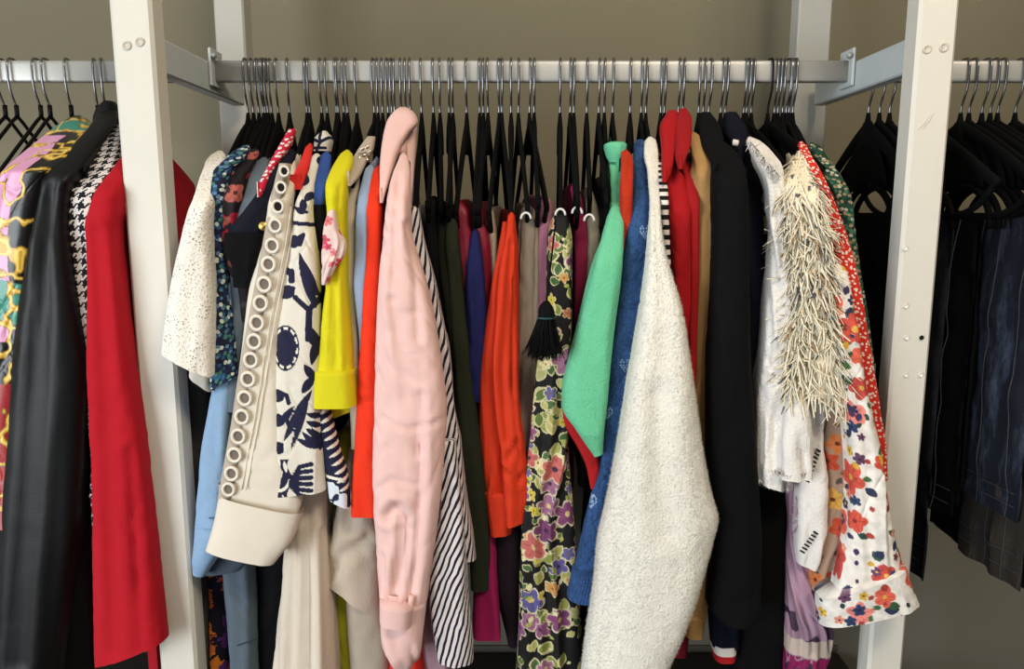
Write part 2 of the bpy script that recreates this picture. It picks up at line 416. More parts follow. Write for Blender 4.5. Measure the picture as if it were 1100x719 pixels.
LEAN = ([-.64, -.53, -.38, -.3, -.15, -.05, .05, .15, .2, .25, .31, .4], [.046, .043, .012, .026, .018, 0, 0, -.02, -.03, -.025, -.012, -.02])
def garment(name, cat, label, short, hook, rows, mat, y=-.195, ry=.022, y2=None, hem=.6, bt=.0055, dip=.045, flat=False, neck=-.10,
            fold=(.003, .02, .12), wr=.0012, paint=None, parts=(), nr=None, nc=48, sq=.66, roll=None, rlen=50, part='sleeve', body=True, body_mat=None, body_paint=None,
            hk=True, recess=.06, yback=.18, rib=None, fine=0, seed=None, group=None, flare=1.3, creases=(), hanger_group=None, hx=None, fuzz=0):
    roll = (.0 if flat or not body else .06) if roll is None else roll
    seed = (abs(int(hook * 7 + rows[0][0] * 3)) % 9000) if seed is None else seed
    x = at(hook, 77, 0)[0]
    root = empty(name, (x, 0, RZ)); tag(root, label, cat, group)
    mb = MB()
    info = cloth_tube(mb, rows, y, ry, y2, nr, nc, fold, wr, seed, paint, sq, rib=rib, fine=fine, roll=roll, rlen=rlen, creases=creases, dome=True)
    if fuzz:
        P, N, hw = info['P'], info['N'], info['hw']
        r = np.random.default_rng(seed); k = fuzz
        p0, p1 = P[:-1, :-1], P[1:, :-1]
        area = (hw[:-1, None] * np.ones(P.shape[1] - 1)).ravel(); area[np.tile(np.cos(np.linspace(0, 6.283, P.shape[1]))[:-1] > .3, P.shape[0] - 1)] = 0
        idx = r.choice(len(area), k, p=area / area.sum()); f = r.random((k, 2))
        A = P[:-1, :-1].reshape(-1, 3)[idx]; B = P[1:, :-1].reshape(-1, 3)[idx]; D = P[:-1, 1:].reshape(-1, 3)[idx]
        pos = A + (B - A) * f[:, :1] + (D - A) * f[:, 1:]
        n = N[:-1, :-1].reshape(-1, 3)[idx]; n = n / (np.linalg.norm(n, axis=1)[:, None] + 1e-9)
        mb.strands(pos, n + r.normal(0, .9, (k, 3)), r.uniform(.0014, .0032, k), .00026, 2, .8, .25, seed=seed)
    mb.build(part, mat, root)
    zsh = float(info['P'][0, :, 2].mean()) - .002 if flat or not body else RZ - .16
    if body:
        b = MB()
        zn = zsh + .004 if flat else RZ + neck
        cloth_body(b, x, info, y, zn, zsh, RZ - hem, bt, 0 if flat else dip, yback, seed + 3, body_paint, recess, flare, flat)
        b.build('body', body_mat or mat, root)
    for q, p in enumerate(parts):
        m = MB()
        cloth_tube(m, p['rows'], p.get('y', y - .004), p.get('ry', ry + .004), p.get('y2'), p.get('nr'), p.get('nc', 32), p.get('fold', (.0015, .02, .1)),
                   p.get('wr', .0008), seed + 20 + q, p.get('paint'), p.get('sq', .66), roll=p.get('roll', 0), creases=p.get('creases', ()), rlen=p.get('rlen', 45), rib=p.get('rib'), cap=p.get('cap', True), fine=p.get('fine', 0))
        ob = m.build(p['n'], p.get('mat', mat), root)
        if p.get('label'): ob['label'] = p['label']
    if hk:
        xs = float(np.interp(-max(zsh, 0), -info['C'][:, 2], info['C'][:, 0]))
        tip = float(np.clip(zsh - RZ - .014, -.2, -.13))
        yt = .168 if flat or not body else .15
        lean = (xs - x) * min(1, yt / (-y)) if body else float(np.interp(x, LEAN[0], LEAN[1])) * .85
        hanger(hook, 'black velvet hanger holding the ' + short, xf=x + lean, tip=tip, group=hanger_group or 'velvet hangers on the middle rail', ytip=yt)
    return root, info

def surf(info, px, py, lift=.0012):
    """the point on the front of a cloth volume that shows at (px, py)"""
    d = np.hypot(info['PX'] - px, info['PY'] - py) + np.where(info['P'][..., 1] < info['C'][:, None, 1], 0, 1e3)
    q = np.unravel_index(np.argmin(d), d.shape)
    return at(px, py, info['P'][q][1] - lift)
def seam_on(info, pts, r, name, mat, parent, lift=.0012):
    return MB().sweep(np.stack([surf(info, px, py, lift) for px, py in pts]), r, k=6).build(name, mat, parent)
# ------------------------------------------------------------------ printed cloth (pattern colour per point of the cloth)
def fill(shape, rgb): return np.broadcast_to(lin(rgb), shape + (3,)).copy()
def put(C, m, rgb): C[m] = lin(rgb)
def leafm(x, y, cx, cy, ang, L, w):
    a = math.radians(ang); dx, dy = x - cx, y - cy
    s = (dx * math.cos(a) + dy * math.sin(a)) / L; t = (-dx * math.sin(a) + dy * math.cos(a)) / w
    return (s > 0) & (s < 1) & (np.abs(t) < np.sin(np.pi * np.clip(s, 0, 1)) ** .8)
def strokem(x, y, pts, w):
    """thick line through pts, thinner towards its ends"""
    m = np.zeros(x.shape, bool); pts = np.asarray(pts, float)
    for (x0, y0), (x1, y1) in zip(pts[:-1], pts[1:]):
        dx, dy = x1 - x0, y1 - y0; l2 = dx * dx + dy * dy + 1e-9
        t = np.clip(((x - x0) * dx + (y - y0) * dy) / l2, 0, 1)
        m |= np.hypot(x - x0 - t * dx, y - y0 - t * dy) < w
    return m
def flowers(C, X, Y, n, size, cols, centre, edge=None, seed=0, petals=5, lobe=.35, gap=.75):
    r = np.random.default_rng(seed); x0, x1, y0, y1 = X.min(), X.max(), Y.min(), Y.max()
    done = []
    tries = 0
    while len(done) < n and tries < n * 30:
        tries += 1
        cx, cy, R = r.uniform(x0, x1), r.uniform(y0, y1), size * r.uniform(.7, 1.25)
        if any((cx - a) ** 2 + (cy - b) ** 2 < (gap * (R + q)) ** 2 for a, b, q in done): continue
        done.append((cx, cy, R))
        box = (np.abs(X - cx) < R * 1.4) & (np.abs(Y - cy) < R * 1.4)
        if not box.any(): continue
        x, y = X[box] - cx, Y[box] - cy; d = np.hypot(x, y); ph = np.arctan2(y, x) + r.uniform(0, 6)
        rim = R * (1 - lobe + lobe * np.abs(np.cos(petals / 2 * ph))) * (1 + .12 * noise2(x / R * 2 + cx, y / R * 2, seed))
        col = lin(cols[r.integers(len(cols))]); sub = C[box]
        if edge is not None: sub[d < rim * 1.16] = lin(edge)
        sub[d < rim] = col
        vein = (d < rim * .8) & (np.abs(np.sin(petals / 2 * ph)) < .16) & (d > R * .2)
        sub[vein] = col * .62
        sub[d < R * .2] = lin(centre[r.integers(len(centre))])
        C[box] = sub
    return C
def leaves(C, X, Y, n, L, cols, edge=None, seed=0, fat=.3):
    r = np.random.default_rng(seed); x0, x1, y0, y1 = X.min(), X.max(), Y.min(), Y.max()
    for _ in range(n):
        cx, cy, l, a = r.uniform(x0, x1), r.uniform(y0, y1), L * r.uniform(.6, 1.3), r.uniform(0, 360)
        box = (np.abs(X - cx) < l * 1.1) & (np.abs(Y - cy) < l * 1.1)
        if not box.any(): continue
        sub = C[box]; x, y = X[box], Y[box]; col = lin(cols[r.integers(len(cols))])
        if edge is not None: sub[leafm(x, y, cx, cy, a, l * 1.12, l * fat * 1.35)] = lin(edge)
        sub[leafm(x, y, cx, cy, a, l, l * fat)] = col
        C[box] = sub
    return C

def p_dress(X, Y, U, V):                                 # purple hibiscus, yellow-green leaves on black
    u, v = U * 1000, V * 1000
    C = fill(X.shape, (14, 13, 14))
    leaves(C, u, v, 620, 16, [(120, 130, 60), (58, 88, 45), (150, 150, 80), (86, 105, 50), (170, 165, 105), (70, 96, 60)], (196, 188, 146), 3, .3)
    flowers(C, u, v, 110, 8, [(190, 176, 60), (196, 140, 80), (180, 110, 84), (215, 200, 150), (92, 88, 140)], [(120, 90, 40)], (205, 196, 156), 8, 5, .45, .7)
    flowers(C, u, v, 80, 16, [(120, 64, 104), (132, 78, 116), (144, 96, 124), (88, 82, 136), (180, 96, 90), (112, 60, 98), (128, 70, 110)], [(200, 180, 120), (60, 34, 60)], (198, 186, 158), 5, 5, .42, .66)
    leaves(C, u, v, 130, 9, [(160, 160, 80), (206, 200, 156), (90, 112, 60)], None, 14, .3)
    return C
def p_blouse(X, Y, U, V):                                # loose red, navy and yellow flowers on white
    u, v = U * 1000, V * 1000; k = (u.max() - u.min()) * (v.max() - v.min()) / 1e5
    C = fill(X.shape, (222, 216, 210))
    leaves(C, u, v, int(110 * k), 15, [(40, 70, 66), (52, 84, 60), (70, 100, 60), (42, 52, 80)], None, 13, .33)
    flowers(C, u, v, int(40 * k) + 1, 17, [(205, 82, 66), (214, 96, 76), (190, 72, 66), (216, 130, 120)], [(130, 40, 40), (215, 170, 80)], None, 21, 5, .3, .95)
    flowers(C, u, v, int(90 * k), 7, [(52, 46, 84), (98, 62, 92), (212, 170, 60), (44, 60, 100), (216, 140, 120), (120, 60, 60)], [(225, 190, 90), (40, 30, 50)], None, 33, 5, .4, .9)
    leaves(C, u, v, int(110 * k), 9, [(36, 60, 58), (206, 160, 60), (160, 60, 50), (60, 50, 90)], None, 17, .36)
    return C * (1 + .16 * noise2(u / 9, v / 9, 2) + .1 * noise2(u / 4, v / 4, 5))[..., None]
def p_sheer(X, Y, U, V):
    u, v = U * 1000, V * 1000
    C = fill(X.shape, (150, 126, 108))
    flowers(C, u, v, 30, 13, [(176, 70, 44), (190, 110, 60), (120, 90, 70), (196, 150, 70)], [(90, 40, 30)], None, 4, 5, .35, .8)
    leaves(C, u, v, 40, 12, [(70, 66, 60), (120, 80, 50), (176, 128, 50)], None, 6)
    return C
def p_baroque(X, Y, U, V):                               # gold scrolls over pink, black and teal fields
    u, v = U * 1000, V * 1000
    C = fill(X.shape, (214, 152, 190))
    put(C, (u > 7 + 6 * noise2(v / 30, v * 0, 5)), (16, 14, 14))
    put(C, v < 96, (16, 14, 14)); put(C, (v < 74) & (v > 28), (40, 132, 116))
    put(C, np.abs(v - 350 - .3 * u) < 26, (64, 140, 124)); put(C, v > 402, (18, 15, 15)); put(C, v > 455, (150, 26, 30))
    w = noise2(u / 22 + 3, v / 22, 11) + .45 * noise2(u / 10, v / 10 + 7, 12)
    g = np.abs(w) < .16
    put(C, np.abs(w) < .21, (120, 88, 22)); put(C, g, (204, 160, 52)); put(C, np.abs(w) < .06, (238, 208, 110))
    flowers(C, u, v, 10, 15, [(198, 152, 44), (214, 172, 66)], [(90, 60, 20)], (110, 80, 20), 3, 7, .6, 1.2)
    return C
def p_poppy(X, Y, U, V):                                 # crimson and pink flowers on near black
    u, v = U * 1000, V * 1000
    C = fill(X.shape, (22, 14, 20))
    flowers(C, u, v, 26, 13, [(176, 24, 52), (190, 40, 70), (150, 20, 44), (170, 90, 80)], [(60, 10, 20)], None, 9, 4, .3, .6)
    leaves(C, u, v, 16, 12, [(52, 40, 48), (150, 76, 60)], None, 4)
    return C
NAVY, CREAM = (22, 22, 52), (214, 207, 194)
def p_botanic(X, Y, U, V):                               # bold navy plant shapes on cream
    C = fill(X.shape, CREAM)
    x, y = X, Y
    M = lambda m: put(C, m, NAVY)
    W = lambda m: put(C, m, (226, 220, 208))
    M(leafm(x, y, 348, 166, 100, 14, 6)); M(leafm(x, y, 330, 186, 110, 16, 7)); M(leafm(x, y, 337, 206, 120, 13, 4)); M(strokem(x, y, [(317, 222), (333, 228)], 1.6)); M(leafm(x, y, 328, 214, 80, 14, 4)); M(leafm(x, y, 321, 224, 20, 13, 4))
    M(strokem(x, y, [(312, 239), (338, 241)], 2.2)); M(np.hypot(x - 320, y - 259) < 7); M(strokem(x, y, [(313, 262), (330, 252), (327, 262)], 2.4))
    M(leafm(x, y, 326, 270, 75, 62, 5.5)); M(leafm(x, y, 344, 318, 250, 46, 4)); M(strokem(x, y, [(322, 318), (336, 331), (345, 320)], 2.8)); M(strokem(x, y, [(336, 331), (335, 362)], 3))
    M(strokem(x, y, [(308, 290), (317, 291), (318, 300)], 3.6)); M(leafm(x, y, 303, 318, -30, 22, 7)); M(np.hypot((x - 314) / 1.2, y - 313) < 6)
    big = np.hypot((x - 312) / 14.5, (y - 371) / 24) < 1; ring = np.abs(np.hypot((x - 312) / 12.3, (y - 371) / 20.6) - 1) < .07
    M(big); W(ring & (np.sin(np.arctan2(y - 371, (x - 312) * 1.5) * 11) > -.35))
    M(leafm(x, y, 333, 345, 70, 30, 5)); M(leafm(x, y, 343, 360, 100, 30, 4)); M(leafm(x, y, 331, 388, 60, 22, 4)); M(leafm(x, y, 340, 400, 120, 22, 4.5))
    for yy in (423, 449): M(np.hypot((x - 303) / 1.3, y - yy) < 5.5); M(strokem(x, y, [(303, yy - 6), (313, yy - 2), (315, yy + 6)], 2.4))
    M(leafm(x, y, 309, 470, -62, 62, 5)); M(leafm(x, y, 317, 478, -70, 52, 3.6)); M(leafm(x, y, 302, 455, -50, 30, 4))
    for q in range(4): M(leafm(x, y, 346, 478 + q * 1, 205 + q * 24, 26, 3.4))
    for q in range(4): M(leafm(x, y, 333, 440 + q * 8, 20 + 8 * q, 17, 3.2))
    M((x < 316 + 3 * np.sin(y / 5)) & (y > 489)); W(np.abs(np.hypot((x - 303) / 13, (y - 508) / 14) - 1) < .12 * (y > 510)); W(leafm(x, y, 296, 502, -80, 14, 2)); W(leafm(x, y, 304, 502, -90, 15, 2)); W(leafm(x, y, 312, 503, -100, 13, 2))
    for q in range(6): M(strokem(x, y, [(317, 512 + q), (326, 497 + q * 6), (338, 494 + q * 7)], 2.4))
    M((x < 309) & (y > 470) & (y < 484) & (np.hypot((x - 300) / 12, (y - 477) / 7) < 1))
    return C
def p_botanic2(X, Y, U, V):
    C = fill(X.shape, NAVY)
    for q in range(12): put(C, leafm(X, Y, 338 + q * 2.6, 425 + q * 9, -25, 17, 1.9), (226, 220, 208))
    put(C, (Y > 514) & (np.abs(noise2(X / 7, Y / 9, 4)) > .12), (206, 212, 222))
    put(C, strokem(X, Y, [(352, 508), (372, 512)], 1.5), (226, 220, 208))
    return C
def p_collar(X, Y, U, V):
    C = fill(X.shape, CREAM)
    for a in ([(338, 150), (347, 154), (357, 148)], [(346, 142), (347, 154), (343, 163)], [(338, 160), (352, 160)]): put(C, strokem(X, Y, a, 1.7), NAVY)
    return C
HEART = [(0, 0), (-2, -2), (2, -2), (-4, -4), (0, -4), (4, -4), (-6, -6), (-2, -6), (2, -6), (6, -6), (-6, -9), (-4, -11), (-2, -9), (2, -9), (4, -11), (6, -9)]
def p_heart(X, Y, U, V):                                 # knitted pale hearts on denim blue
    C = fill(X.shape, (42, 72, 116))
    C *= (1 + .35 * noise2(U / .002, V / .002, 3) + .2 * noise2(U / .006, V / .012, 5))[..., None]
    for cx, cy, k in ((690, 255, 1), (669, 396, 1), (651, 446, .9), (634, 541, .9), (676, 320, .4)):
        if k < .5: continue
        for dx, dy in HEART: put(C, np.hypot(X - cx - dx * .75 * k, (Y - cy - dy * 1.1 * k)) < .95, (142, 166, 198))
    return C
def p_frill(X, Y, U, V):
    C = fill(X.shape, (222, 196, 190))
    flowers(C, U * 1000, V * 1000, 26, 6, [(205, 70, 100), (214, 110, 120), (196, 52, 84)], [(120, 90, 50)], None, 3, 5, .4, .7)
    return C
def p_mauve(X, Y, U, V):                                 # mauve, with magenta and dark flecks at the hem
    C = fill(X.shape, (164, 130, 150)) * (1 + .3 * noise2(U / .02 + 2, V / .045, 6))[..., None]
    k = noise2(U / .012, V / .02, 3)
    put(C, (Y > 648) & (k > .42), (60, 40, 60)); put(C, (Y > 676) & (Y < 694), (190, 172, 160)); put(C, (Y > 695) & (np.abs(noise2(U / .007, V / .012, 8)) > .2), (126, 20, 76))
    return C
# ------------------------------------------------------------------ the setting
def structure(name, mb, mat):
    o = mb.build(name, mat, smooth=False); o['kind'] = 'structure'; return o
wallm = plain('taupe_wall_paint', (119, 112, 92), .8, 0, (220, .06), .02)
structure('wall_back', MB().box((-3.2, .37, 0), (3.2, .45, 2.7)), wallm)
structure('trim_1', MB().box((-3.2, .362, 0), (3.2, .3705, .98)), plain('grey_lower_wall', (112, 107, 95), .7, 0, (220, .06), .03))
structure('wall_left', MB().box((-3.3, -4.2, 0), (-3.2, .45, 2.7)), wallm)
structure('wall_right', MB().box((3.2, -4.2, 0), (3.3, .45, 2.7)), wallm)
structure('floor', MB().box((-3.3, -4.2, -.08), (3.3, .45, 0)), plain('grey_floor', (96, 92, 84), .5, 0, (60, .05), .05))
structure('ceiling', MB().box((-3.3, -4.2, 2.7), (3.3, .45, 2.78)), plain('white_ceiling', (225, 222, 214), .9, 0, None, 0))

PAINT = plain('white_post_paint', (210, 206, 196), .55, 0, (70, .10, .004), .03)
GALV = plain('pale_grey_steel', (184, 191, 193), .42, 0, (90, .08), .05)
STEEL = metal('rail_steel', (168, 167, 163), .42, .3)
DARK = plain('dark_gap', (30, 27, 25), .8, 0, None, 0)

def X0(px, y, py=77): return at(px, py, y)[0]
LX0, LX1 = X0(119, -.19, 40), X0(164.5, -.19, 40)
RX0, RX1 = X0(986, -.19, 40), X0(1028.5, -.19, 40)
def post(name, label, x0, x1, y0, y1, inner, arm_y1, px_br):
    r = empty(name, ((x0 + x1) / 2, (y0 + y1) / 2, 0)); tag(r, label, 'post')
    MB().box((x0, y0, 0), (x1, y1, 2.35), .004).build('upright', PAINT, r, False)
    return r
lp = post('rack_post', 'thick white painted front post between the red coat and the white lace top', LX0, LX1, -.19, -.155, 1, 0, 0)
rp = post('rack_post', 'scuffed white front post with screw holes beside the floral blouse', RX0, RX1, -.19, -.155, -1, 0, 0)
zt = at(178, 42, -.155)[2]; zb = at(178, 80, -.155)[2]
for r, xa, xb, lab in ((lp, LX1 - .022, LX1 - .002, 1), (rp, RX0 + .002, RX0 + .022, -1)):
    MB().box((xa, -.157, zb), (xb, .13, zt), .002).build('cross_arm', GALV, r, False)['label'] = 'pale grey steel cross arm'
# dents and screw holes of the two posts
def disc(mb, c, r, d, k=14, squash=1.0):
    a = np.linspace(0, 2 * np.pi, k, endpoint=False); rings = []
    for q, (rr, dd) in enumerate(((1.25, .0), (1.0, -.0012), (.85, .0002), (.3, d))):
        rings.append(np.stack([c[0] + r * rr * np.cos(a), c[1] + dd + 0 * a, c[2] + squash * r * rr * np.sin(a)], -1))
    mb.grid(np.array(rings), closed=True, cap1=True)
WORN = plain('worn_paint', (196, 188, 176), .6, 0, (200, .2), .1)
for (px, py, r) in ((136, 49, .0042), (150, 45, .0042)):
    m = MB(); disc(m, at(px, py, -.1912), r, .0006); m.build('dent', WORN, lp)
for (px, py, r) in ((996, 53, .004), (1014, 51, .0042)):
    m = MB(); disc(m, at(px, py, -.1912), r, .0006); m.build('dent', WORN, rp)
HOLE = plain('screw_head', (228, 224, 214), .4, 0, None, 0)
for (px, py) in ((971.5, 267), (972, 329), (973, 363), (989, 363), (972, 403), (988, 403)):
    m = MB(); disc(m, at(px + 1, py, -.1912), .0024, .0008); m.build('screw_hole', HOLE if px != 989 else DARK, rp)
for q, (p0, p1) in enumerate((((986, 140), (999, 124)), ((991, 139), (1003, 121)))):
    MB().sweep(np.stack([at(*p0, -.1902), at((p0[0] + p1[0]) / 2 + 1, (p0[1] + p1[1]) / 2, -.1904), at(*p1, -.1902)]), [.0003, .0009, .0003], k=6).build('scratch', WORN, rp)
# rear posts
zc_ = []
bx = [(X0(231, .16, 40), X0(263, .16, 40)), (X0(857, .16, 40), X0(893, .16, 40))]
PAINTB = plain('grey_post_paint', (176, 174, 166), .6, 0, (70, .1, .003), .03)
for (a, b), lab in zip(bx, ('pale grey rear post behind the left end of the middle rail', 'pale grey rear post behind the right end of the middle rail')):
    r = empty('rear_post', ((a + b) / 2, .18, 0)); tag(r, lab, 'post')
    MB().box((a, .16, 0), (b, .2, 2.35), .003).build('upright', PAINTB, r, False)
# rails
xl_, xr_ = LX1 - .002, RX0 + .002
def rail(label, x0, x1, ends):
    r = empty('clothes_rail', ((x0 + x1) / 2, 0, RZ)); tag(r, label, 'rail')
    n = 12; a = np.linspace(0, 2 * np.pi, n * 2, endpoint=False)
    prof = np.stack([.0075 * np.sign(np.cos(a)) * np.abs(np.cos(a)) ** .35, .015 * np.sign(np.sin(a)) * np.abs(np.sin(a)) ** .35], -1)
    P = np.array([[(x, p[0], RZ + p[1]) for p in prof] for x in np.linspace(x0, x1, 8)])
    MB().grid(P, closed=True, cap0=True, cap1=True).build('tube', STEEL, r)
    for x, sg in ends:
        br = MB().box((min(x, x + sg * .004), -.02, RZ - .022), (max(x, x + sg * .004), .024, RZ + .03), .0015).build('end_bracket', GALV, r, False)
        m = MB(); m.sweep([(x + sg * .006, -.012, RZ + .019), (x + sg * .009, -.022, RZ + .019)], .0035, k=10); m.build('bolt', STEEL, br)
    return r
rail('long steel rail across the middle bay crowded with hangers', xl_ + .001, xr_ - .001, ((xl_ + .0015, 1), (xr_ - .0015, -1)))
rail('steel rail of the left bay carrying the thin black hangers', -2.2, LX1 - .023, ())
rail('steel rail of the right bay carrying the jeans', RX0 + .023, 2.2, ())
# low dark shelf of boards along the wall
zs = at(760, 700, .36)[2]
sh = empty('low_shelf', (0, .2, zs)); tag(sh, 'low dark boarded shelf along the wall under the hanging clothes', 'shelf')
xs1 = at(899, 702, .36)[0]
BOARD = plain('dark_board', (44, 41, 38), .55, 0, (90, .15), .15)
for y0, y1 in ((.028, .09), (.093, .155), (.206, .279), (.282, .355)):
    MB().box((-1.6, y0, zs - .02), (xs1, y1, zs), .002).build('board', BOARD, sh, False)
MB().box((-1.6, .3565, zs + .0005), (xs1, .3615, zs + .014), .001).build('edge_strip', plain('dull_edge_metal', (92, 88, 80), .4), sh)
MB().box((-1.6, .03, 0), (-1.57, .35, zs - .021), .002).build('support', BOARD, sh); MB().box((xs1 - .03, .03, 0), (xs1, .35, zs - .021), .002).build('support', BOARD, sh)
# ------------------------------------------------------------------ left bay
LG = 'clothes in the left bay'
LH = 'thin black hangers in the left bay'
def lhang(px, label, xf=None): return hanger(px, label, xf, -.21 if xf is None else -.15, LH, kind='wire')
for k, px in enumerate((1.5, 14, 40, 50)):
    lhang(px, ('empty thin black hanger at the left edge of the picture', 'empty thin black hanger, second from the left edge', 'empty thin black hanger, third from the left edge', 'empty thin black hanger closest to the baroque print shirt')[k])
garment('print_shirt', 'shirt', 'silky baroque print shirt in pink, black, teal and gold', 'baroque print shirt', 73,
        [(124, 76, 92), (133, 66, 97), (143, 54, 97), (155, 38, 92), (168, 22, 80), (179, 11, 68), (192, 5, 60), (206, 2, 56), (240, -3, 50), (300, -8, 44), (400, -11, 38), (480, -12, 32), (560, -14, 28)], vcol('silk_print', .35, (300, .1), .03, spec=.5),
        y=-.185, ry=.03, paint=p_baroque, body_paint=p_baroque, roll=.16, rlen=62, nc=170, nr=320, hk=False, hem=.62, fold=(.004, .03, .2), bt=.012)
lhang(73, 'thin black hanger holding the baroque print shirt', at(20, 200, -.19)[0])
LEATHER = plain('black_leather', (8, 8, 10), .48, 0, (260, .2, .001), .1, spec=.25)
garment('leather_jacket', 'jacket', 'long black leather jacket with a stand collar', 'leather jacket', 102,
        [(113, 111, 124), (125, 105, 125), (138, 97, 119), (155, 82, 107), (176, 64, 94), (190, 54, 85), (205, 51, 79), (240, 45, 76), (270, 38, 78), (320, 28, 85), (375, 18, 95), (400, 15, 97), (480, 7, 95), (560, 2, 89), (640, -2, 76), (719, -6, 64), (760, -8, 58)], LEATHER,
        y=-.19, ry=.028, hk=False, hem=.86, roll=.165, rlen=85, wr=.0006, creases=[([(66, 200), (62, 320), (48, 480), (34, 700)], 8, .005), ([(60, 194), (72, 200), (80, 205)], 2, .002)], fold=(.003, .035, .5), bt=.018, neck=-.09, recess=.03, flare=1.6,
        parts=[dict(n='collar', rows=[(109, 113, 122), (118, 107, 127), (130, 104, 128), (142, 104, 126)], y=-.035, ry=.03)])
lhang(102, 'thin black hanger holding the black leather jacket', at(75, 200, -.19)[0])
garment('houndstooth_coat', 'coat', 'black and white houndstooth coat between the leather jacket and the red coat', 'houndstooth coat', 110,
        [(132, 119, 129), (145, 113, 131), (160, 109, 130), (176, 102, 127), (196, 84, 122), (204, 78, 118), (214, 75, 114), (240, 75, 114), (300, 80, 115), (340, 88, 117), (375, 96, 118), (480, 101, 124), (560, 103, 124)], houndstooth('houndstooth_wool', (20, 19, 22), (222, 216, 214), .0017),
        y=-.175, ry=.02, hk=False, hem=.7, bt=.012, neck=-.095, roll=.12, rlen=75, dip=0)
lhang(110, 'thin black hanger holding the houndstooth coat', at(95, 210, -.18)[0])
RED = plain('red_wool', (170, 8, 27), .9, .0, (420, .3), .04)
garment('wool_coat', 'coat', 'plain bright red wool coat hanging left of the white front post', 'red coat', 152,
        [(140, 146, 158), (160, 137, 152), (180, 125, 141), (200, 111, 134), (225, 101, 134), (245, 97, 130), (300, 99, 134), (380, 98, 143), (480, 101, 156), (600, 103, 169), (105, 712, 179, 686)], RED,
        y=-.185, y2=-.217, ry=.02, hk=False, hem=.86, fold=(.003, .04, .3), bt=.014, neck=-.092, recess=.03, yback=.2, dip=.0, nr=120, roll=.12, rlen=70, creases=[([(112, 250), (122, 400), (128, 560), (130, 690)], 7, .004), ([(148, 480), (158, 690)], 5, .003)])
hanger(152, 'thin black hanger holding the red wool coat', at(125, 190, -.19)[0], -.15, LH, kind='wire', ytip=.11)

# ------------------------------------------------------------------ middle bay, left part
TOPS = 'clothes on the middle rail'
garment('lace_shirt', 'top', 'white lace short sleeved top next to the white front post', 'white lace top', 264,
        [(162, 230, 243), (175, 221, 241), (211, 210, 233), (250, 198, 229), (313, 185, 230), (177, 378, 229, 404)], lace('white_lace', (230, 224, 214), (130, 116, 102), 230, .25),
        y=-.2, y2=-.225, ry=.02, roll=.1, rlen=60, hem=.45, parts=[dict(n='underlayer', rows=[(385, 206, 229), (205, 402, 228, 420)], y=-.2, ry=.015, mat=plain('ivory_lining', (206, 198, 186)))])
garment('floral_blouse', 'blouse', 'dark blue and green small flower blouse behind the white lace top', 'blue floral blouse', 281,
        [(156, 258, 272), (172, 243, 262), (185, 231, 249), (210, 229, 245), (257, 228, 243), (307, 231, 246), (350, 233, 252), (228, 417, 258, 403)],
        scatter('blue_floral', (18, 24, 48), [(40, 84, 120), (18, 24, 48), (60, 110, 100), (190, 200, 190), (24, 40, 76), (86, 120, 150)], 190, .5), y=-.195, ry=.02, hem=.5)
garment('poppy_blouse', 'blouse', 'crimson and black flower blouse between the blue floral blouse and the navy jacket', 'crimson floral blouse', 286,
        [(160, 268, 281), (180, 255, 270), (195, 243, 263), (215, 240, 262), (240, 238, 258), (270, 240, 256), (310, 258, 271), (345, 262, 271)], vcol('poppy_print', .7), y=-.188, ry=.02, paint=p_poppy, nc=90, nr=170, hem=.5)
garment('slate_tee', 'top', 'slate grey plain top between the crimson floral blouse and the navy jacket', 'slate grey top', 297,
        [(169, 278, 290), (190, 269, 286), (215, 262, 280), (238, 254, 274), (275, 250, 267), (330, 252, 268), (400, 247, 262), (440, 245, 260)], plain('slate_cotton', (92, 104, 114)), y=-.185, ry=.018, hem=.5)
garment('navy_jacket', 'jacket', 'navy jacket with a gold button and a red and white patterned collar', 'navy jacket with the gold button', 309,
        [(160, 305, 320), (178, 296, 314), (200, 284, 302), (220, 270, 296), (240, 254, 292), (256, 245, 289)], plain('navy_crepe', (24, 25, 36)), y=-.195, ry=.02, hem=.5,
        parts=[dict(n='collar', rows=[(139, 311, 318), (155, 302, 313), (175, 290, 299), (190, 282, 290), (204, 277, 284), (212, 277, 279)], y=-.12, y2=-.222, ry=.012, mat=scatter('red_white_print', (190, 30, 60), [(228, 214, 210), (190, 30, 60)], 160, .42)),
               dict(n='ruffle_cuff', rows=[(250, 244, 288), (268, 243, 287), (285, 251, 284), (308, 254, 279)], ry=.025, fold=(.006, .01, .05), mat=plain('black_cotton', (12, 12, 15)))])
def button(px, py, y, r, mat, parent, name='button'):
    c = at(px, py, y); a = np.linspace(0, 2 * np.pi, 16, endpoint=False)
    P = np.array([[(c[0] + r * k * math.cos(q), c[1] + d, c[2] + r * k * math.sin(q)) for q in a] for k, d in ((1, .003), (1.02, 0), (.9, -.0015), (.62, -.0012), (.5, -.002), (.1, -.0022))])
    return MB().grid(P, closed=True, cap1=True).build(name, mat, parent)
GOLD = metal('gold', (190, 160, 90), .35)
button(282.5, 243, -.219, .0055, GOLD, bpy.data.objects['navy_jacket'])
DENIM_L = plain('washed_denim', (132, 162, 194), .9, 0, (420, .5), .14)
m6, i6 = garment('denim_shirt', 'shirt', 'faded light blue denim shirt with a wide hanging cuff', 'light denim shirt', 283,
        [(300, 238, 252), (360, 236, 254), (405, 231, 252), (440, 226, 250), (480, 220, 248), (533, 215, 252), (560, 213, 258)], DENIM_L, y=-.185, ry=.022, roll=0, hem=.62, fold=(.004, .018, .14),
        parts=[dict(n='cuff', rows=[(556, 212, 256), (575, 211, 250), (596, 210, 236), (209, 613, 222, 617)], y=-.186, ry=.02), dict(n='cuff_inside', rows=[(580, 222, 272), (600, 220, 268), (220, 616, 258, 611)], y=-.168, ry=.012, mat=plain('denim_reverse', (66, 78, 92)))])
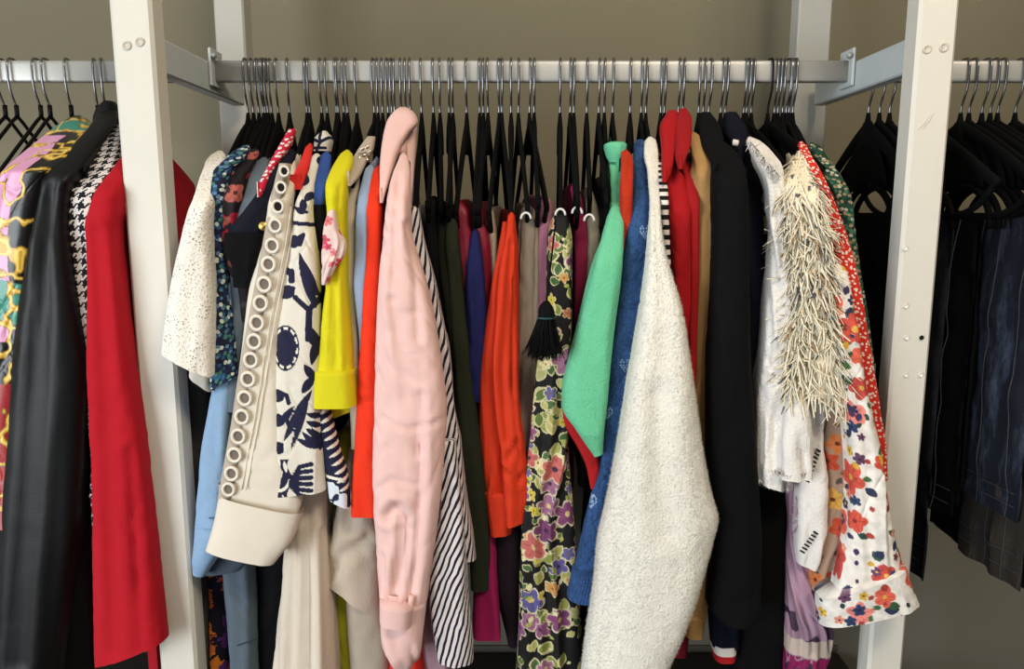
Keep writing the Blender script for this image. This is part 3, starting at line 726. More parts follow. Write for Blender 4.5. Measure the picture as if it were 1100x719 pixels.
seam_on(i6, [(px, 556 + .06 * (px - 214)) for px in range(216, 252, 3)], .0009, 'cuff_seam', plain('denim_thread', (70, 100, 136)), m6)
IVORY = plain('ivory_crepe', (216, 206, 190), .85, 0, (480, .25), .04)
m7, i7 = garment('eyelet_jacket', 'jacket', 'ivory jacket edged with a row of large fabric eyelet rings and a turned-up cuff', 'ivory jacket with eyelet trim', 328,
        [(168, 308, 317), (190, 298, 318), (220, 290, 314), (257, 285, 313), (307, 270, 308), (383, 260, 302), (474, 247, 308), (500, 243, 318), (532, 238, 325), (556, 234, 320)], IVORY, y=-.205, y2=-.215, ry=.016, hem=.56, nr=120, nc=48, sq=.7,
        fold=(.0012, .03, .2), parts=[dict(n='turned_up_cuff', rows=[(237, 529, 326, 549), (231, 560, 316, 577), (223, 587, 296, 604)], y=-.218, ry=.021, cap=False), dict(n='trim_band', rows=[(176, 301, 312), (201, 295, 309), (243, 287, 304.5), (284, 279.5, 297.5), (326, 271, 289), (387, 260.5, 278.5), (448, 251, 269), (532, 236, 254)], y=-.208, y2=-.217, ry=.0165, fold=(0, 1, 1), wr=0, mat=plain('ivory_mesh', (176, 162, 146), .9))])
RING = plain('ivory_ring_trim', (224, 216, 202), .8); LINING = plain('taupe_eyelet_lining', (112, 102, 92), .9)
rings = [(305.5, 184, 5.4), (302, 201.5, 6), (298.6, 222, 6.6), (295.8, 242.5, 7), (292.5, 264, 7.5), (288.5, 284, 7.8), (284, 305.5, 8), (280, 326, 8), (276, 347, 8), (273, 367, 8), (269.5, 387, 8), (266.5, 407.5, 8), (263, 428, 8), (260, 448, 8), (256, 469, 8), (252, 489, 8), (248.8, 509, 7.8), (245.5, 526, 7.4)]
for n_, (px, py, r) in enumerate(rings):
    k = np.clip((py - 176) / 356, 0, 1)
    c = at(px, py, -.208 - .009 * k - .0172); R = r / 870 * .86
    a = np.linspace(0, 2 * np.pi, 28); m = MB()
    pth = np.stack([c[0] + .95 * R * np.cos(a), c[1] + 0 * a, c[2] + 1.06 * R * np.sin(a)], -1)
    m.sweep(pth, .0022, R * .27, side=(0, 1, 0), k=8, cap=False)
    ro = m.build('eyelet_ring', RING, m7)
    P = np.array([[(c[0] + .9 * R * f * math.cos(q), c[1] + d, c[2] + 1.05 * R * f * math.sin(q)) for q in a[:-1]] for f, d in ((.98, .0002), (.6, .0006))])
    MB().grid(P, closed=True, cap1=True).build('eyelet_hole', LINING if n_ > 2 else DARK, ro)['label'] = 'taupe lining showing in the eyelet' if n_ > 2 else 'dark gap showing through the eyelet'
for off in (12, 17):
    seam_on(i7, [(px + off + (2 if py > 200 else -2), py) for px, py, r in rings[2:]], .0008, 'stitched_seam', RING, m7)
garment('coral_tee', 'top', 'coral red short sleeved top between the ivory jacket and the navy print dress', 'coral red top', 344,
        [(154, 330, 337), (175, 322, 333), (190, 315, 329), (204, 312, 326)], plain('coral_jersey', (206, 42, 34)), y=-.188, ry=.018, hem=.45, body_mat=plain('shaded_coral_jersey', (60, 12, 14)))  # body is the coral cloth darkened, interior shade put into its colour
garment('print_jacket', 'jacket', 'cream jacket with bold navy plant print', 'navy plant print jacket', 350,
        [(165, 336, 345), (184, 332, 341), (200, 326, 338), (224, 318, 337), (257, 315, 340), (307, 308, 344), (350, 301, 344), (407, 297, 344), (474, 292, 348), (286, 531, 350, 525)], vcol('cream_print', .8), paint=p_botanic, body_paint=None, body_mat=IVORY,
        y=-.2, y2=-.21, ry=.02, nc=220, nr=420, hem=.52, fold=(.0025, .03, .2),
        parts=[dict(n='collar', rows=[(141, 346, 351), (150, 339, 357), (163, 338, 355)], y=-.09, ry=.02, paint=p_collar, nc=120, nr=70),
               dict(n='front_panel', rows=[(395, 332, 344), (433, 337, 352), (480, 345, 364), (515, 352, 374), (355, 534, 376, 544)], y=-.203, ry=.014, paint=p_botanic2, nc=130, nr=190)])
garment('blue_tee', 'top', 'royal blue top with a black sleeve band', 'royal blue top', 362,
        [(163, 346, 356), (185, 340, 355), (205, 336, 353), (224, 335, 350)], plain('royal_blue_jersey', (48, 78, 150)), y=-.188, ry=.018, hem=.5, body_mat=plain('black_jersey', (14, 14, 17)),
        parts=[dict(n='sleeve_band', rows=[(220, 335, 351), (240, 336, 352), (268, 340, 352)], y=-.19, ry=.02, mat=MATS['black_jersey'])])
garment('frill_blouse', 'blouse', 'pink and white flower blouse whose small frill shows over the yellow top', 'pink frill blouse', 368,
        [(225, 354, 360), (245, 349, 363), (262, 348, 372), (274, 347, 370), (287, 347, 361), (306, 346, 351)], vcol('frill_print', .8), paint=p_frill, y=-.225, ry=.012, nc=90, nr=90, hem=.45, fold=(.004, .008, .05), body=False, part='frill')
YEL = plain('yellow_jersey', (206, 196, 22), .85, 0, (420, .3), .05)
garment('yellow_tee', 'top', 'bright lemon yellow short sleeved top', 'lemon yellow top', 382,
        [(161, 369, 377), (172, 362, 380), (185, 356, 377), (202, 352, 373), (231, 353, 372), (300, 352, 373), (373, 345, 379), (400, 340, 381)], YEL, y=-.2, ry=.02, hem=.47, fold=(.003, .025, .15), creases=[([(368, 200), (362, 300), (364, 395)], 3, .003), ([(355, 350), (366, 385)], 2.5, .002)],
        parts=[dict(n='sleeve_cuff', rows=[(396, 339, 381), (434, 336, 384)], y=-.2, ry=.028), dict(n='hem', rows=[(425, 344, 381), (438, 349, 380), (356, 450, 380, 440)], y=-.183, ry=.008)])
TAUPE = plain('taupe_knit', (184, 170, 154), .95, 0, (380, .5), .05)
st_, _i = garment('studded_blouse', 'top', 'taupe top with a studded collar beside the yellow top', 'studded taupe top', 401,
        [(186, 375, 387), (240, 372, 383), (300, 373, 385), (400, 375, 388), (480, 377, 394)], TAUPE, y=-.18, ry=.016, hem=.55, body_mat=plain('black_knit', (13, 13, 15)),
        parts=[dict(n='collar', rows=[(147, 395, 403), (160, 386, 401), (175, 378, 393), (190, 374, 385), (200, 373, 377)], y=-.07, y2=-.19, ry=.016)])
SIL = metal('stud_metal', (190, 180, 165), .3)
for px, py in ((389, 160), (394, 158), (391, 167), (397, 163), (386, 170), (394, 172)): button(px, py, -.135, .0024, SIL, st_, 'stud')
garment('knit_jumper', 'jumper', 'pale taupe jumper with a folded-back cuff below the orange red top', 'taupe jumper', 405,
        [(470, 378, 398), (500, 374, 404), (546, 362, 409), (590, 353, 412), (350, 616, 412, 660)], TAUPE, y=-.148, ry=.028, hem=.7, body=False, fold=(.004, .03, .1), hk=True, creases=[([(354, 612), (372, 588), (398, 572)], 6, .006), ([(385, 480), (380, 560)], 4, .004)])
garment('blue_shirt', 'shirt', 'powder blue shirt sleeve squeezed between taupe and orange red tops', 'powder blue shirt', 416,
        [(177, 394, 403), (190, 390, 400), (211, 386, 398), (248, 382, 396), (300, 382, 395), (345, 384, 393), (380, 386, 391)], plain('powder_blue', (142, 160, 188)), y=-.192, ry=.016, hem=.5)
garment('orange_tunic', 'top', 'vivid orange red top just left of the pink jacket', 'orange red top', 420,
        [(178, 403, 411), (190, 399, 411), (224, 393, 410), (257, 394, 410), (330, 391, 410), (427, 385, 410), (480, 382, 410), (551, 378, 410)], plain('orange_red', (222, 50, 18)), y=-.19, ry=.018, hem=.62, creases=[([(384, 428), (412, 424)], 2, .003)])
PINK = plain('pink_cotton', (224, 184, 178), .8, 0, (420, .22), .03)
pj, ip = garment('pink_jacket', 'jacket', 'long pale pink cotton jacket with a belted cuff', 'pale pink jacket', 435,
        [(164, 431, 436), (172, 428, 439), (190, 421, 441), (215, 416, 441), (240, 414, 442), (297, 408, 456), (340, 405, 467), (390, 403, 475), (440, 402, 480), (480, 401, 478), (563, 403, 470), (613, 406, 463), (645, 409, 459)], PINK,
        y=-.215, y2=-.22, ry=.024, hem=.66, nr=140, nc=64, fold=(.0018, .024, .3), wr=.002, neck=-.075, dip=0, bt=.009, roll=.07, rlen=60, creases=[([(419, 548), (428, 537), (437, 549), (437, 578), (431, 606), (425, 634)], 5, .009), ([(454, 420), (454, 520), (448, 600), (441, 642)], 4, .0045), ([(424, 320), (440, 420), (453, 480)], 4, .0035),
        ([(441, 240), (449, 300), (452, 360)], 4, .003), ([(412, 445), (440, 457), (477, 447)], 3, .0022), ([(408, 520), (425, 508), (450, 515)], 3, .002), ([(430, 190), (428, 260), (424, 320)], 3, .002), ([(414, 590), (418, 630)], 3, .003)],
        parts=[dict(n='collar', rows=[(116, 429, 438), (122, 422, 446), (131, 416, 449), (143, 413, 440), (160, 410, 430), (185, 408, 421), (205, 408, 415), (218, 408, 411)], y=-.06, y2=-.2, ry=.016, fold=(.001, .03, .1)), dict(n='neckline', rows=[(128, 432, 448), (150, 428, 447), (190, 430, 446), (236, 436, 446)], y=-.03, y2=-.15, ry=.02),
               dict(n='cuff', rows=[(642, 409, 459), (680, 411, 454), (700, 417, 450), (427, 714, 443, 714)], y=-.219, ry=.03, fold=(.007, .014, .08)),
               dict(n='cuff_strap', rows=[(409, 640, 446, 646), (409, 662, 444, 667)], y=-.236, ry=.034, fold=(0, .1, .1), nr=8),
               dict(n='strap_loop', rows=[(439, 639, 446, 640), (437, 667, 444, 668)], y=-.242, ry=.032, fold=(0, .1, .1), nr=8)])
garment('pink_trousers', 'trousers', 'dusty mauve pink trousers below the striped shirt', 'dusty pink trousers', 440,
        [(560, 452, 478), (600, 455, 480), (650, 452, 484), (719, 449, 488), (765, 447, 490)], plain('dusty_mauve', (168, 134, 144)), y=-.15, ry=.025, body=False, hem=.7, part='leg')
SM = stripes('navy_white_stripe', (26, 26, 44), (214, 204, 204), .0072, .35, .42, .006)
garment('striped_shirt', 'shirt', 'navy and white diagonally striped shirt on the right of the pink jacket', 'striped shirt', 452,
        [(222, 440, 450), (260, 443, 457), (300, 452, 468), (350, 462, 478), (400, 468, 486), (440, 470, 489), (480, 472, 496), (546, 474, 504), (480, 594, 511, 599)], SM, y=-.185, ry=.018, hem=.7, flat=True,
        parts=[dict(n='front_panel', rows=[(470, 468, 490), (530, 474, 495), (596, 465, 501), (640, 462, 503), (700, 470, 509), (472, 706, 509, 708)], y=-.2, ry=.022, fold=(.006, .016, .2))])

# ------------------------------------------------------------------ lower left of the middle bay
def lower(name, cat, label, short, hook, rows, mat, y=-.13, ry=.03, **k):
    return garment(name, cat, label, short, hook, rows, mat, y=y, ry=ry, body=False, part=k.pop('part', 'leg'), hem=.9, fold=k.pop('fold', (.005, .03, .4)), **k)
lower('wool_trousers', 'trousers', 'dark grey wool trousers right beside the white front post', 'dark grey trousers', 270, [(300, 212, 232), (380, 202, 226), (500, 206, 228), (616, 208, 231), (719, 212, 234), (765, 213, 235)], plain('charcoal_wool', (78, 75, 72), .95, 0, (300, .5), .15), y=-.11)
lower('floral_skirt', 'skirt', 'dark skirt with orange and purple blotches beside the grey trousers', 'orange and purple skirt', 276, [(400, 232, 250), (600, 229, 250), (660, 230, 250), (719, 230, 250), (765, 230, 250)],
      scatter('orange_purple_print', (18, 16, 30), [(196, 98, 50), (18, 16, 34), (190, 90, 70), (86, 40, 110), (24, 24, 50), (210, 120, 40)], 42, .55, .03, stretch=(1.5, 1)), y=-.12, part='skirt')
lj, _ = lower('slate_jeans', 'jeans', 'slate blue jeans hanging below the denim shirt', 'slate blue jeans', 290, [(430, 255, 280), (590, 242, 274), (640, 244, 277), (693, 248, 278), (719, 250, 279), (765, 252, 280)], plain('slate_denim', (84, 96, 108), .9, 0, (420, .5), .12), y=-.145)
seam_on(_, [(251 + q * 3, 695 - q * 1.0) for q in range(9)], .0008, 'seam', plain('dark_thread', (40, 46, 56)), lj)
lower('black_trousers', 'trousers', 'black trousers between the slate jeans and the cream trousers', 'black trousers by the slate jeans', 331, [(400, 285, 318), (560, 275, 318), (640, 278, 312), (719, 279, 306), (765, 279, 304)], plain('black_twill', (12, 12, 15)), y=-.12)
CREAMT = plain('cream_twill', (206, 194, 178), .8)
cr, _ = lower('cream_trousers', 'trousers', 'wide cream trousers hanging under the navy plant print jacket', 'cream trousers', 360, [(420, 322, 350), (530, 312, 352), (606, 310, 356), (660, 304, 359), (719, 298, 363), (765, 293, 366)], CREAMT, y=-.155, ry=.035, fold=(.008, .022, .6), creases=[([(337, 540), (341, 765)], 4, .006), ([(326, 560), (318, 765)], 4, .004), ([(350, 560), (356, 765)], 3, .004)])
lower('olive_skirt', 'skirt', 'strip of acid olive skirt right of the cream trousers', 'olive skirt', 372, [(460, 364, 380), (560, 364, 380), (626, 362, 380), (719, 367, 386), (765, 369, 387)], plain('acid_olive', (160, 158, 30)), y=-.13, part='skirt')
lower('beige_trousers', 'trousers', 'grey beige trousers below the taupe jumper', 'grey beige trousers', 410, [(540, 376, 410), (640, 374, 414), (719, 379, 425), (765, 382, 428)], plain('grey_beige', (168, 155, 140)), y=-.14)
lower('red_skirt', 'skirt', 'bright red skirt hem showing under the pink jacket cuff', 'red skirt', 430, [(560, 424, 450), (690, 422, 454), (719, 420, 458), (765, 418, 460)], plain('bright_red', (205, 40, 30)), y=-.16, part='skirt')

# ------------------------------------------------------------------ middle of the rail: things on straps
def strap(name, cat, label, short, hook, rows, mat, y=-.175, ry=.016, **k):
    y += .035
    return garment(name, cat, label, short, hook, rows, mat, y=y, ry=ry, flat=True, **k)
BLK = plain('black_viscose', (13, 13, 15))
strap('black_dress', 'dress', 'black dress on the right of the striped shirt', 'black dress by the striped shirt', 465, [(212, 456, 468), (260, 460, 474), (340, 474, 492), (440, 486, 502), (560, 494, 510), (600, 496, 512)], BLK, hem=.7)
OL = plain('dark_olive', (40, 44, 32))
strap('olive_blouse', 'blouse', 'very dark olive blouse beside the black dress', 'darkest olive blouse', 472, [(216, 470, 482), (260, 470, 484), (330, 478, 494), (420, 488, 506), (520, 496, 512)], plain('black_olive', (26, 28, 22)), hem=.6, y=-.18)
strap('olive_jacket', 'jacket', 'dark olive green jacket left of the orange jacket', 'dark olive jacket', 482, [(226, 480, 491), (260, 479, 494), (307, 482, 498), (373, 486, 504), (480, 492, 519), (546, 500, 525), (600, 505, 528), (629, 506, 527)], OL, hem=.62, y=-.185, ry=.02)
strap('crimson_camisole', 'top', 'shiny crimson top next to the dark olive jacket', 'shiny crimson top', 501, [(216, 486, 496), (230, 488, 505), (260, 491, 508), (300, 495, 510), (340, 498, 510)], plain('crimson_satin', (128, 14, 42), .5, 0, None, .05, spec=.4), y=-.168, hem=.5)
strap('velvet_tunic', 'top', 'deep navy velvet top between two crimson tops', 'navy velvet top', 515, [(246, 507, 514), (280, 502, 519), (320, 498, 522), (360, 499, 523), (430, 506, 522)], plain('navy_velvet', (16, 22, 78), .8), y=-.182, hem=.55)
strap('wine_camisole', 'top', 'dark wine top just left of the orange jacket', 'wine red top', 524, [(218, 509, 517), (240, 511, 523), (270, 514, 527), (300, 518, 528), (380, 517, 528), (480, 520, 530)], plain('wine_satin', (116, 16, 40), .4), y=-.172, hem=.6)
lower('magenta_dress', 'dress', 'plain magenta dress hem below the dark olive jacket', 'magenta dress', 519, [(400, 512, 530), (480, 512, 532), (573, 511, 534), (640, 509, 537), (508, 678, 539, 680)], plain('magenta', (152, 20, 82)), y=-.14, part='skirt')
strap('beige_camisole', 'top', 'shiny beige camisole squeezed left of the orange jacket', 'beige camisole', 536, [(224, 522, 530), (250, 524, 534), (300, 524, 536), (400, 522, 534)], plain('beige_satin', (150, 136, 118), .4), y=-.165, hem=.5)
ORG = plain('orange_cotton', (192, 46, 11), .8, 0, (420, .3), .05)
garment('orange_jacket', 'jacket', 'orange cotton jacket with an elastic cuff in the middle of the rail', 'orange jacket', 539,
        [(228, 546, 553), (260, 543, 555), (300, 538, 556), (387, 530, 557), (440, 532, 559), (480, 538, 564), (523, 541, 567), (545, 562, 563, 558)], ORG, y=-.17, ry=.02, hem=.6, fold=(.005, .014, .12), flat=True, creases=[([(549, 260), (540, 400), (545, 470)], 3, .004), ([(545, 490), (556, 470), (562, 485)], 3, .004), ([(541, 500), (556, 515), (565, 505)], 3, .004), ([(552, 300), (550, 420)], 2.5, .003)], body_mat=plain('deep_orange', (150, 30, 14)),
        parts=[dict(n='far_sleeve', rows=[(238, 540, 546), (300, 530, 544), (367, 520, 541), (427, 515, 540), (480, 516, 544), (530, 521, 548)], y=-.155, ry=.018, fold=(.005, .014, .12)),
               dict(n='elastic_cuff', rows=[(526, 521, 549), (548, 524, 552), (527, 573, 551, 569)], y=-.157, ry=.018, fold=(.001, .02, .1), rib=(.0012, .0042))])
lower('plum_trousers', 'trousers', 'near black plum trousers below the orange jacket', 'plum trousers', 549, [(480, 538, 560), (560, 532, 560), (610, 530, 560), (692, 545, 558)], plain('near_black_plum', (30, 20, 26)), y=-.13)
strap('pleated_dress', 'dress', 'taupe pleated dress just right of the orange jacket', 'taupe pleated dress', 557, [(220, 560, 573), (245, 557, 579), (300, 556, 580), (400, 555, 578), (480, 558, 576), (560, 560, 574)], plain('taupe_chiffon', (140, 128, 114)), hem=.7, fold=(.004, .006, .6), y=-.175, part='skirt')
strap('mauve_camisole', 'top', 'dusky mauve top squeezed left of the floral dress', 'dusky mauve top', 569, [(211, 582, 591), (225, 580, 594), (260, 576, 592), (300, 574, 590), (400, 569, 584), (450, 566, 580)], plain('dusky_mauve', (146, 92, 112)), y=-.172, hem=.6)
fd, _ = strap('floral_dress', 'dress', 'long black dress covered in purple hibiscus and yellow green leaves', 'purple hibiscus dress', 602,
        [(228, 596, 608), (240, 591, 612), (260, 588, 615), (340, 587, 615), (390, 577, 613), (480, 568, 611), (546, 561, 615), (613, 558, 620), (719, 555, 627), (765, 554, 631)], vcol('hibiscus_print', .75), paint=p_dress, body_paint=None, body_mat=BLK,
        y=-.2, ry=.026, nc=240, nr=560, hem=1.0, part='skirt', fold=(.004, .02, .5))
# tassel
tr = empty('tassel', at(586, 333, -.232)); tag(tr, 'black tassel hanging on a cord in front of the floral dress', 'tassel')
MB().sweep(np.stack([at(597 - 10 * t, 236 + 90 * t, -.21 - .022 * t) for t in np.linspace(0, 1, 12)]), .0011, k=6).build('cord', BLK, tr)
cloth_tube((m := MB()), [(324, 584, 590), (330, 579, 594), (337, 578, 596), (341, 579, 596)], -.232, .012, fold=(0, 1, 1), hem=False); m.build('knot', BLK, tr)
MB().sweep(np.stack([at(587 + 9.5 * math.sin(q), 341, -.232) + np.array([0, -.0125 * math.cos(q), 0]) for q in np.linspace(0, 6.283, 20)]), .0012, k=6, cap=False).build('binding', plain('teal_thread', (40, 74, 78)), tr)
r_ = np.random.default_rng(3); nst = 420
ang = r_.uniform(0, 6.283, nst); rad = np.sqrt(r_.uniform(0, 1, nst))
top = at(587, 340, -.232)[None] + np.stack([.0095 * rad * np.cos(ang), .011 * rad * np.sin(ang), 0 * ang], -1)
dr = np.stack([.26 * rad * np.cos(ang) - .06, .2 * rad * np.sin(ang), -1 + 0 * ang], -1)
MB().strands(top, dr / np.linalg.norm(dr, axis=1)[:, None], r_.uniform(.045, .055, nst), .0011, 4, .08, .02, seed=4).build('fringe', BLK, tr)
strap('raspberry_camisole', 'top', 'dark raspberry top on the right of the floral dress', 'dark raspberry top', 613, [(198, 612, 620), (230, 615, 629), (300, 616, 632), (340, 616, 630), (400, 615, 627), (470, 612, 625)], plain('raspberry', (132, 26, 66)), y=-.17, hem=.6)
strap('khaki_camisole', 'top', 'dull khaki top left of the mint jumper', 'dull khaki top', 631, [(202, 627, 635), (230, 629, 643), (280, 630, 645), (340, 628, 642), (420, 626, 638)], plain('dull_khaki', (134, 124, 106)), y=-.172, hem=.6)
strap('dark_dress', 'dress', 'black dress hidden mostly behind the mint jumper', 'black dress behind the mint jumper', 644, [(190, 640, 652), (240, 640, 656), (340, 640, 656), (500, 630, 650), (620, 622, 648), (700, 620, 648)], BLK, y=-.165, hem=.8)
# hangers whose garments cannot be told apart in the dark
for px in (423, 486, 574, 617, 650): hanger(px, 'black velvet hanger in the dark crowd of hangers at the middle of the rail', (x_ := at(px, 77, 0)[0]) + float(np.interp(x_, *LEAN)), -.19, 'velvet hangers on the middle rail')

for nm, px, py in (('pleated_dress', 565, 232), ('floral_dress', 602, 228), ('raspberry_camisole', 620, 226), ('khaki_camisole', 633, 234), ('striped_shirt', 446, 232)):
    a_ = np.linspace(0, math.pi, 10); c_ = at(px, py, -.178)
    MB().sweep(np.stack([c_[0] + .0062 * np.cos(a_), c_[1] + 0 * a_, c_[2] + .008 * np.sin(a_) - .004], -1), .0011, .0016, k=6, side=(0, 1, 0)).build('strap_loop', plain('white_ribbon', (214, 208, 204), .4), bpy.data.objects[nm])['label'] = 'thin white ribbon loop'
def soft(m, w):
    """light passes through thin pale yarn"""
    t = m.node_tree; b_ = t.nodes['Principled BSDF']; out = t.nodes['Material Output']
    tr = t.nodes.new('ShaderNodeBsdfTranslucent'); mx = t.nodes.new('ShaderNodeMixShader'); mx.inputs[0].default_value = w
    t.links.new(b_.inputs['Base Color'].links[0].from_socket, tr.inputs['Color']); t.links.new(b_.outputs[0], mx.inputs[1]); t.links.new(tr.outputs[0], mx.inputs[2]); t.links.new(mx.outputs[0], out.inputs['Surface'])
# ------------------------------------------------------------------ middle bay, right part
MINT = plain('mint_wool', (104, 190, 148), .95, .0, (330, .7, .003), .07)
garment('mint_jumper', 'jumper', 'mint green knitted jumper with a ribbed neckband', 'mint green jumper', 659,
        [(170, 653, 668), (190, 655, 668), (215, 656, 669), (250, 648, 669), (282, 638, 668), (300, 633, 667), (357, 619, 660), (390, 610, 656), (417, 604, 653), (437, 604, 651), (460, 618, 649), (638, 489, 648, 485)], MINT,
        y=-.205, ry=.024, roll=.1, rlen=110, wr=.0003, hem=.6, nr=110, fine=.0004, neck=-.09, dip=0, bt=.008, parts=[dict(n='ribbed_neckband', rows=[(153, 654, 669), (155, 649, 673), (163, 650, 672), (175, 654, 668)], y=-.115, ry=.02, rib=(.0012, .004), fold=(0, 1, 1), cap=True),
        dict(n='red_lining', rows=[(426, 602, 614), (450, 605, 628), (480, 620, 642), (500, 629, 643), (524, 634, 640)], y=-.185, ry=.016, mat=plain('red_trim', (170, 20, 26)))])
garment('rust_jumper', 'jumper', 'rust orange jumper between the mint jumper and the denim blue cardigan', 'rust orange jumper', 678,
        [(160, 667, 675), (175, 667, 680), (220, 667, 679), (260, 667, 676), (340, 660, 670)], plain('rust_wool', (176, 46, 18), .95, 0, (330, .6, .003), .1), y=-.185, ry=.02, hem=.55)
garment('heart_cardigan', 'cardigan', 'denim blue knitted cardigan with small pale hearts', 'denim blue heart cardigan', 690,
        [(150, 680, 695), (170, 681, 696), (192, 681, 700), (224, 677, 700), (257, 672, 698), (323, 663, 692), (373, 655, 688), (427, 650, 684), (480, 646, 680), (513, 640, 676), (566, 626, 670), (612, 616, 664)], vcol('heart_knit', .95, (380, .5), .04), paint=p_heart,
        y=-.185, ry=.02, y2=-.19, roll=.1, rlen=100, hem=.62, nc=200, nr=420, fine=.0003, parts=[dict(n='cuff', rows=[(610, 615, 664), (625, 612, 660), (609, 638, 655, 644)], y=-.197, ry=.026, paint=p_heart, nc=160, nr=50, rib=(.0006, .004))])
garment('fuzzy_jumper', 'jumper', 'thick white fuzzy wool jumper with a very long wide sleeve', 'white fuzzy jumper', 695,
        [(147, 693, 704), (165, 692, 707), (185, 696, 708), (224, 698, 710), (257, 697, 713), (290, 694, 720), (320, 690, 728), (373, 681, 737), (440, 670, 747), (490, 661, 755), (530, 653, 763), (553, 648, 769), (580, 642, 763), (623, 639, 751), (680, 630, 731), (719, 625, 713), (752, 622, 700)],
        plain('white_fuzzy_wool', (230, 226, 216), .98, 0, (320, .8, .003), .05), y=-.235, ry=.034, roll=.14, rlen=110, y2=-.245, hem=.62, nr=170, nc=90, fine=.0005, wr=.0005, fuzz=24000, creases=[([(684, 322), (705, 335), (733, 337)], 2, .002), ([(700, 420), (712, 560)], 12, .004)], fold=(.004, .05, .25), bt=.009)
garment('striped_tee', 'top', 'edge of a black and white striped top between the white jumper and red coats', 'black and white striped top', 711,
        [(172, 706, 714), (200, 708, 716), (250, 711, 718), (285, 714, 719)], stripes('black_white_band', (14, 14, 16), (222, 214, 208), .012, math.pi / 2, .5), y=-.205, ry=.014, hem=.5)
RED2 = plain('scarlet_wool', (158, 9, 18), .9, 0, (420, .3), .04)
garment('scarlet_coat', 'coat', 'scarlet red coat with lapel, nearest the white fuzzy jumper', 'first scarlet coat', 715,
        [(180, 712, 730), (198, 712, 736), (230, 713, 741), (260, 715, 743), (320, 720, 744), (400, 734, 744), (480, 742, 750)], RED2, y=-.185, ry=.022, hem=.8, neck=-.085, bt=.008, dip=.01,
        roll=.03, parts=[dict(n='lapel', rows=[(119, 718, 727), (136, 709, 728), (162, 711, 725), (182, 711, 722), (196, 712, 715)], y=-.08, y2=-.2, ry=.013)])
garment('red_coat', 'coat', 'slightly darker red coat with turned collar, left of the camel coat', 'second red coat', 730,
        [(172, 729, 743), (186, 734, 745), (220, 738, 749), (260, 740, 749), (340, 740, 748), (440, 738, 747)], plain('crimson_wool', (148, 8, 17), .9, 0, (420, .3), .04), y=-.195, ry=.02, hem=.8, neck=-.085, bt=.008, dip=.01,
        parts=[dict(n='collar', rows=[(117, 730, 737), (130, 726, 743), (150, 725, 742), (168, 726, 737), (182, 729, 732)], y=-.08, y2=-.205, ry=.013)])
CAMEL = plain('camel_wool', (164, 126, 78), .9, 0, (420, .4), .05)
garment('camel_coat', 'coat', 'camel brown coat between the red coat and the black blazer', 'camel coat', 752,
        [(142, 740, 750), (160, 742, 757), (180, 745, 764), (220, 745, 766), (260, 745, 768), (307, 743, 767), (400, 740, 764), (453, 742, 764), (600, 740, 764), (662, 737, 757)], CAMEL, y=-.18, ry=.022, hem=.8, fold=(.004, .02, .3),
        parts=[dict(n='cuff', rows=[(658, 737, 757), (735, 680, 754, 681)], y=-.18, ry=.024)])
BLZ = plain('black_crepe', (12, 12, 14), .85, 0, (450, .25), .04)
garment('black_blazer', 'blazer', 'plain black blazer with a rounded collar right of the camel coat', 'black blazer', 757,
        [(150, 768, 775), (157, 766, 783), (166, 765, 791), (180, 764, 797), (220, 764, 800), (260, 765, 801), (323, 763, 803), (390, 759, 805), (480, 758, 811), (523, 762, 813), (600, 764, 815), (650, 760, 815), (772, 664, 806, 666)], BLZ, y=-.215, ry=.026, hem=.68, neck=-.08, bt=.008, dip=.0, fold=(.004, .03, .35),
        parts=[dict(n='collar', rows=[(121, 753, 762), (138, 750, 773), (156, 754, 776), (172, 763, 772), (184, 765, 768)], y=-.07, y2=-.225, ry=.015)])
nv, _ = garment('navy_cardigan', 'cardigan', 'dark navy jacket with a white and red striped cuff, behind the black blazer', 'navy jacket with the striped cuff', 776,
        [(160, 788, 806), (200, 795, 813), (260, 798, 818), (340, 800, 822), (480, 795, 815), (600, 775, 800), (660, 762, 792), (690, 764, 790)], plain('dark_navy', (16, 18, 30)), y=-.17, ry=.024, hem=.68, neck=-.08, bt=.007, dip=0,
        parts=[dict(n='collar', rows=[(121, 780, 790), (140, 777, 801), (160, 786, 803), (176, 790, 795)], y=-.07, y2=-.15, ry=.014),
               dict(n='white_cuff_stripe', rows=[(688, 764, 789), (697, 765, 789)], y=-.171, ry=.026, mat=plain('off_white_rib', (214, 206, 200)), fold=(0, 1, 1), nr=6), dict(n='red_cuff_stripe', rows=[(696, 765, 789), (705, 766, 788)], y=-.171, ry=.026, mat=MATS['red_trim'], fold=(0, 1, 1), nr=6)])
MB().sweep(np.stack([at(787 + 2 * q, 153 + .3 * q, -.158) for q in range(4)]), .004, .0025, k=8).build('label_tag', MATS['off_white_rib'], nv)
lower('long_black_trousers', 'trousers', 'long straight black trousers hanging to the bottom of the picture', 'long black trousers', 781, [(420, 806, 832), (500, 800, 838), (560, 795, 842), (666, 786, 843), (719, 785, 843), (765, 785, 843)], plain('deep_black_twill', (10, 10, 11)), y=-.15, ry=.028)
lower('red_skirt', 'skirt', 'dark red skirt hem showing low behind the white fuzzy jumper', 'dark red skirt', 735, [(560, 724, 744), (640, 724, 744), (676, 720, 738), (701, 722, 735)], plain('dark_red', (120, 10, 28)), y=-.11, part='skirt')
WHITE = plain('white_cotton', (222, 217, 212), .85, 0, (260, .5, .003), .05)
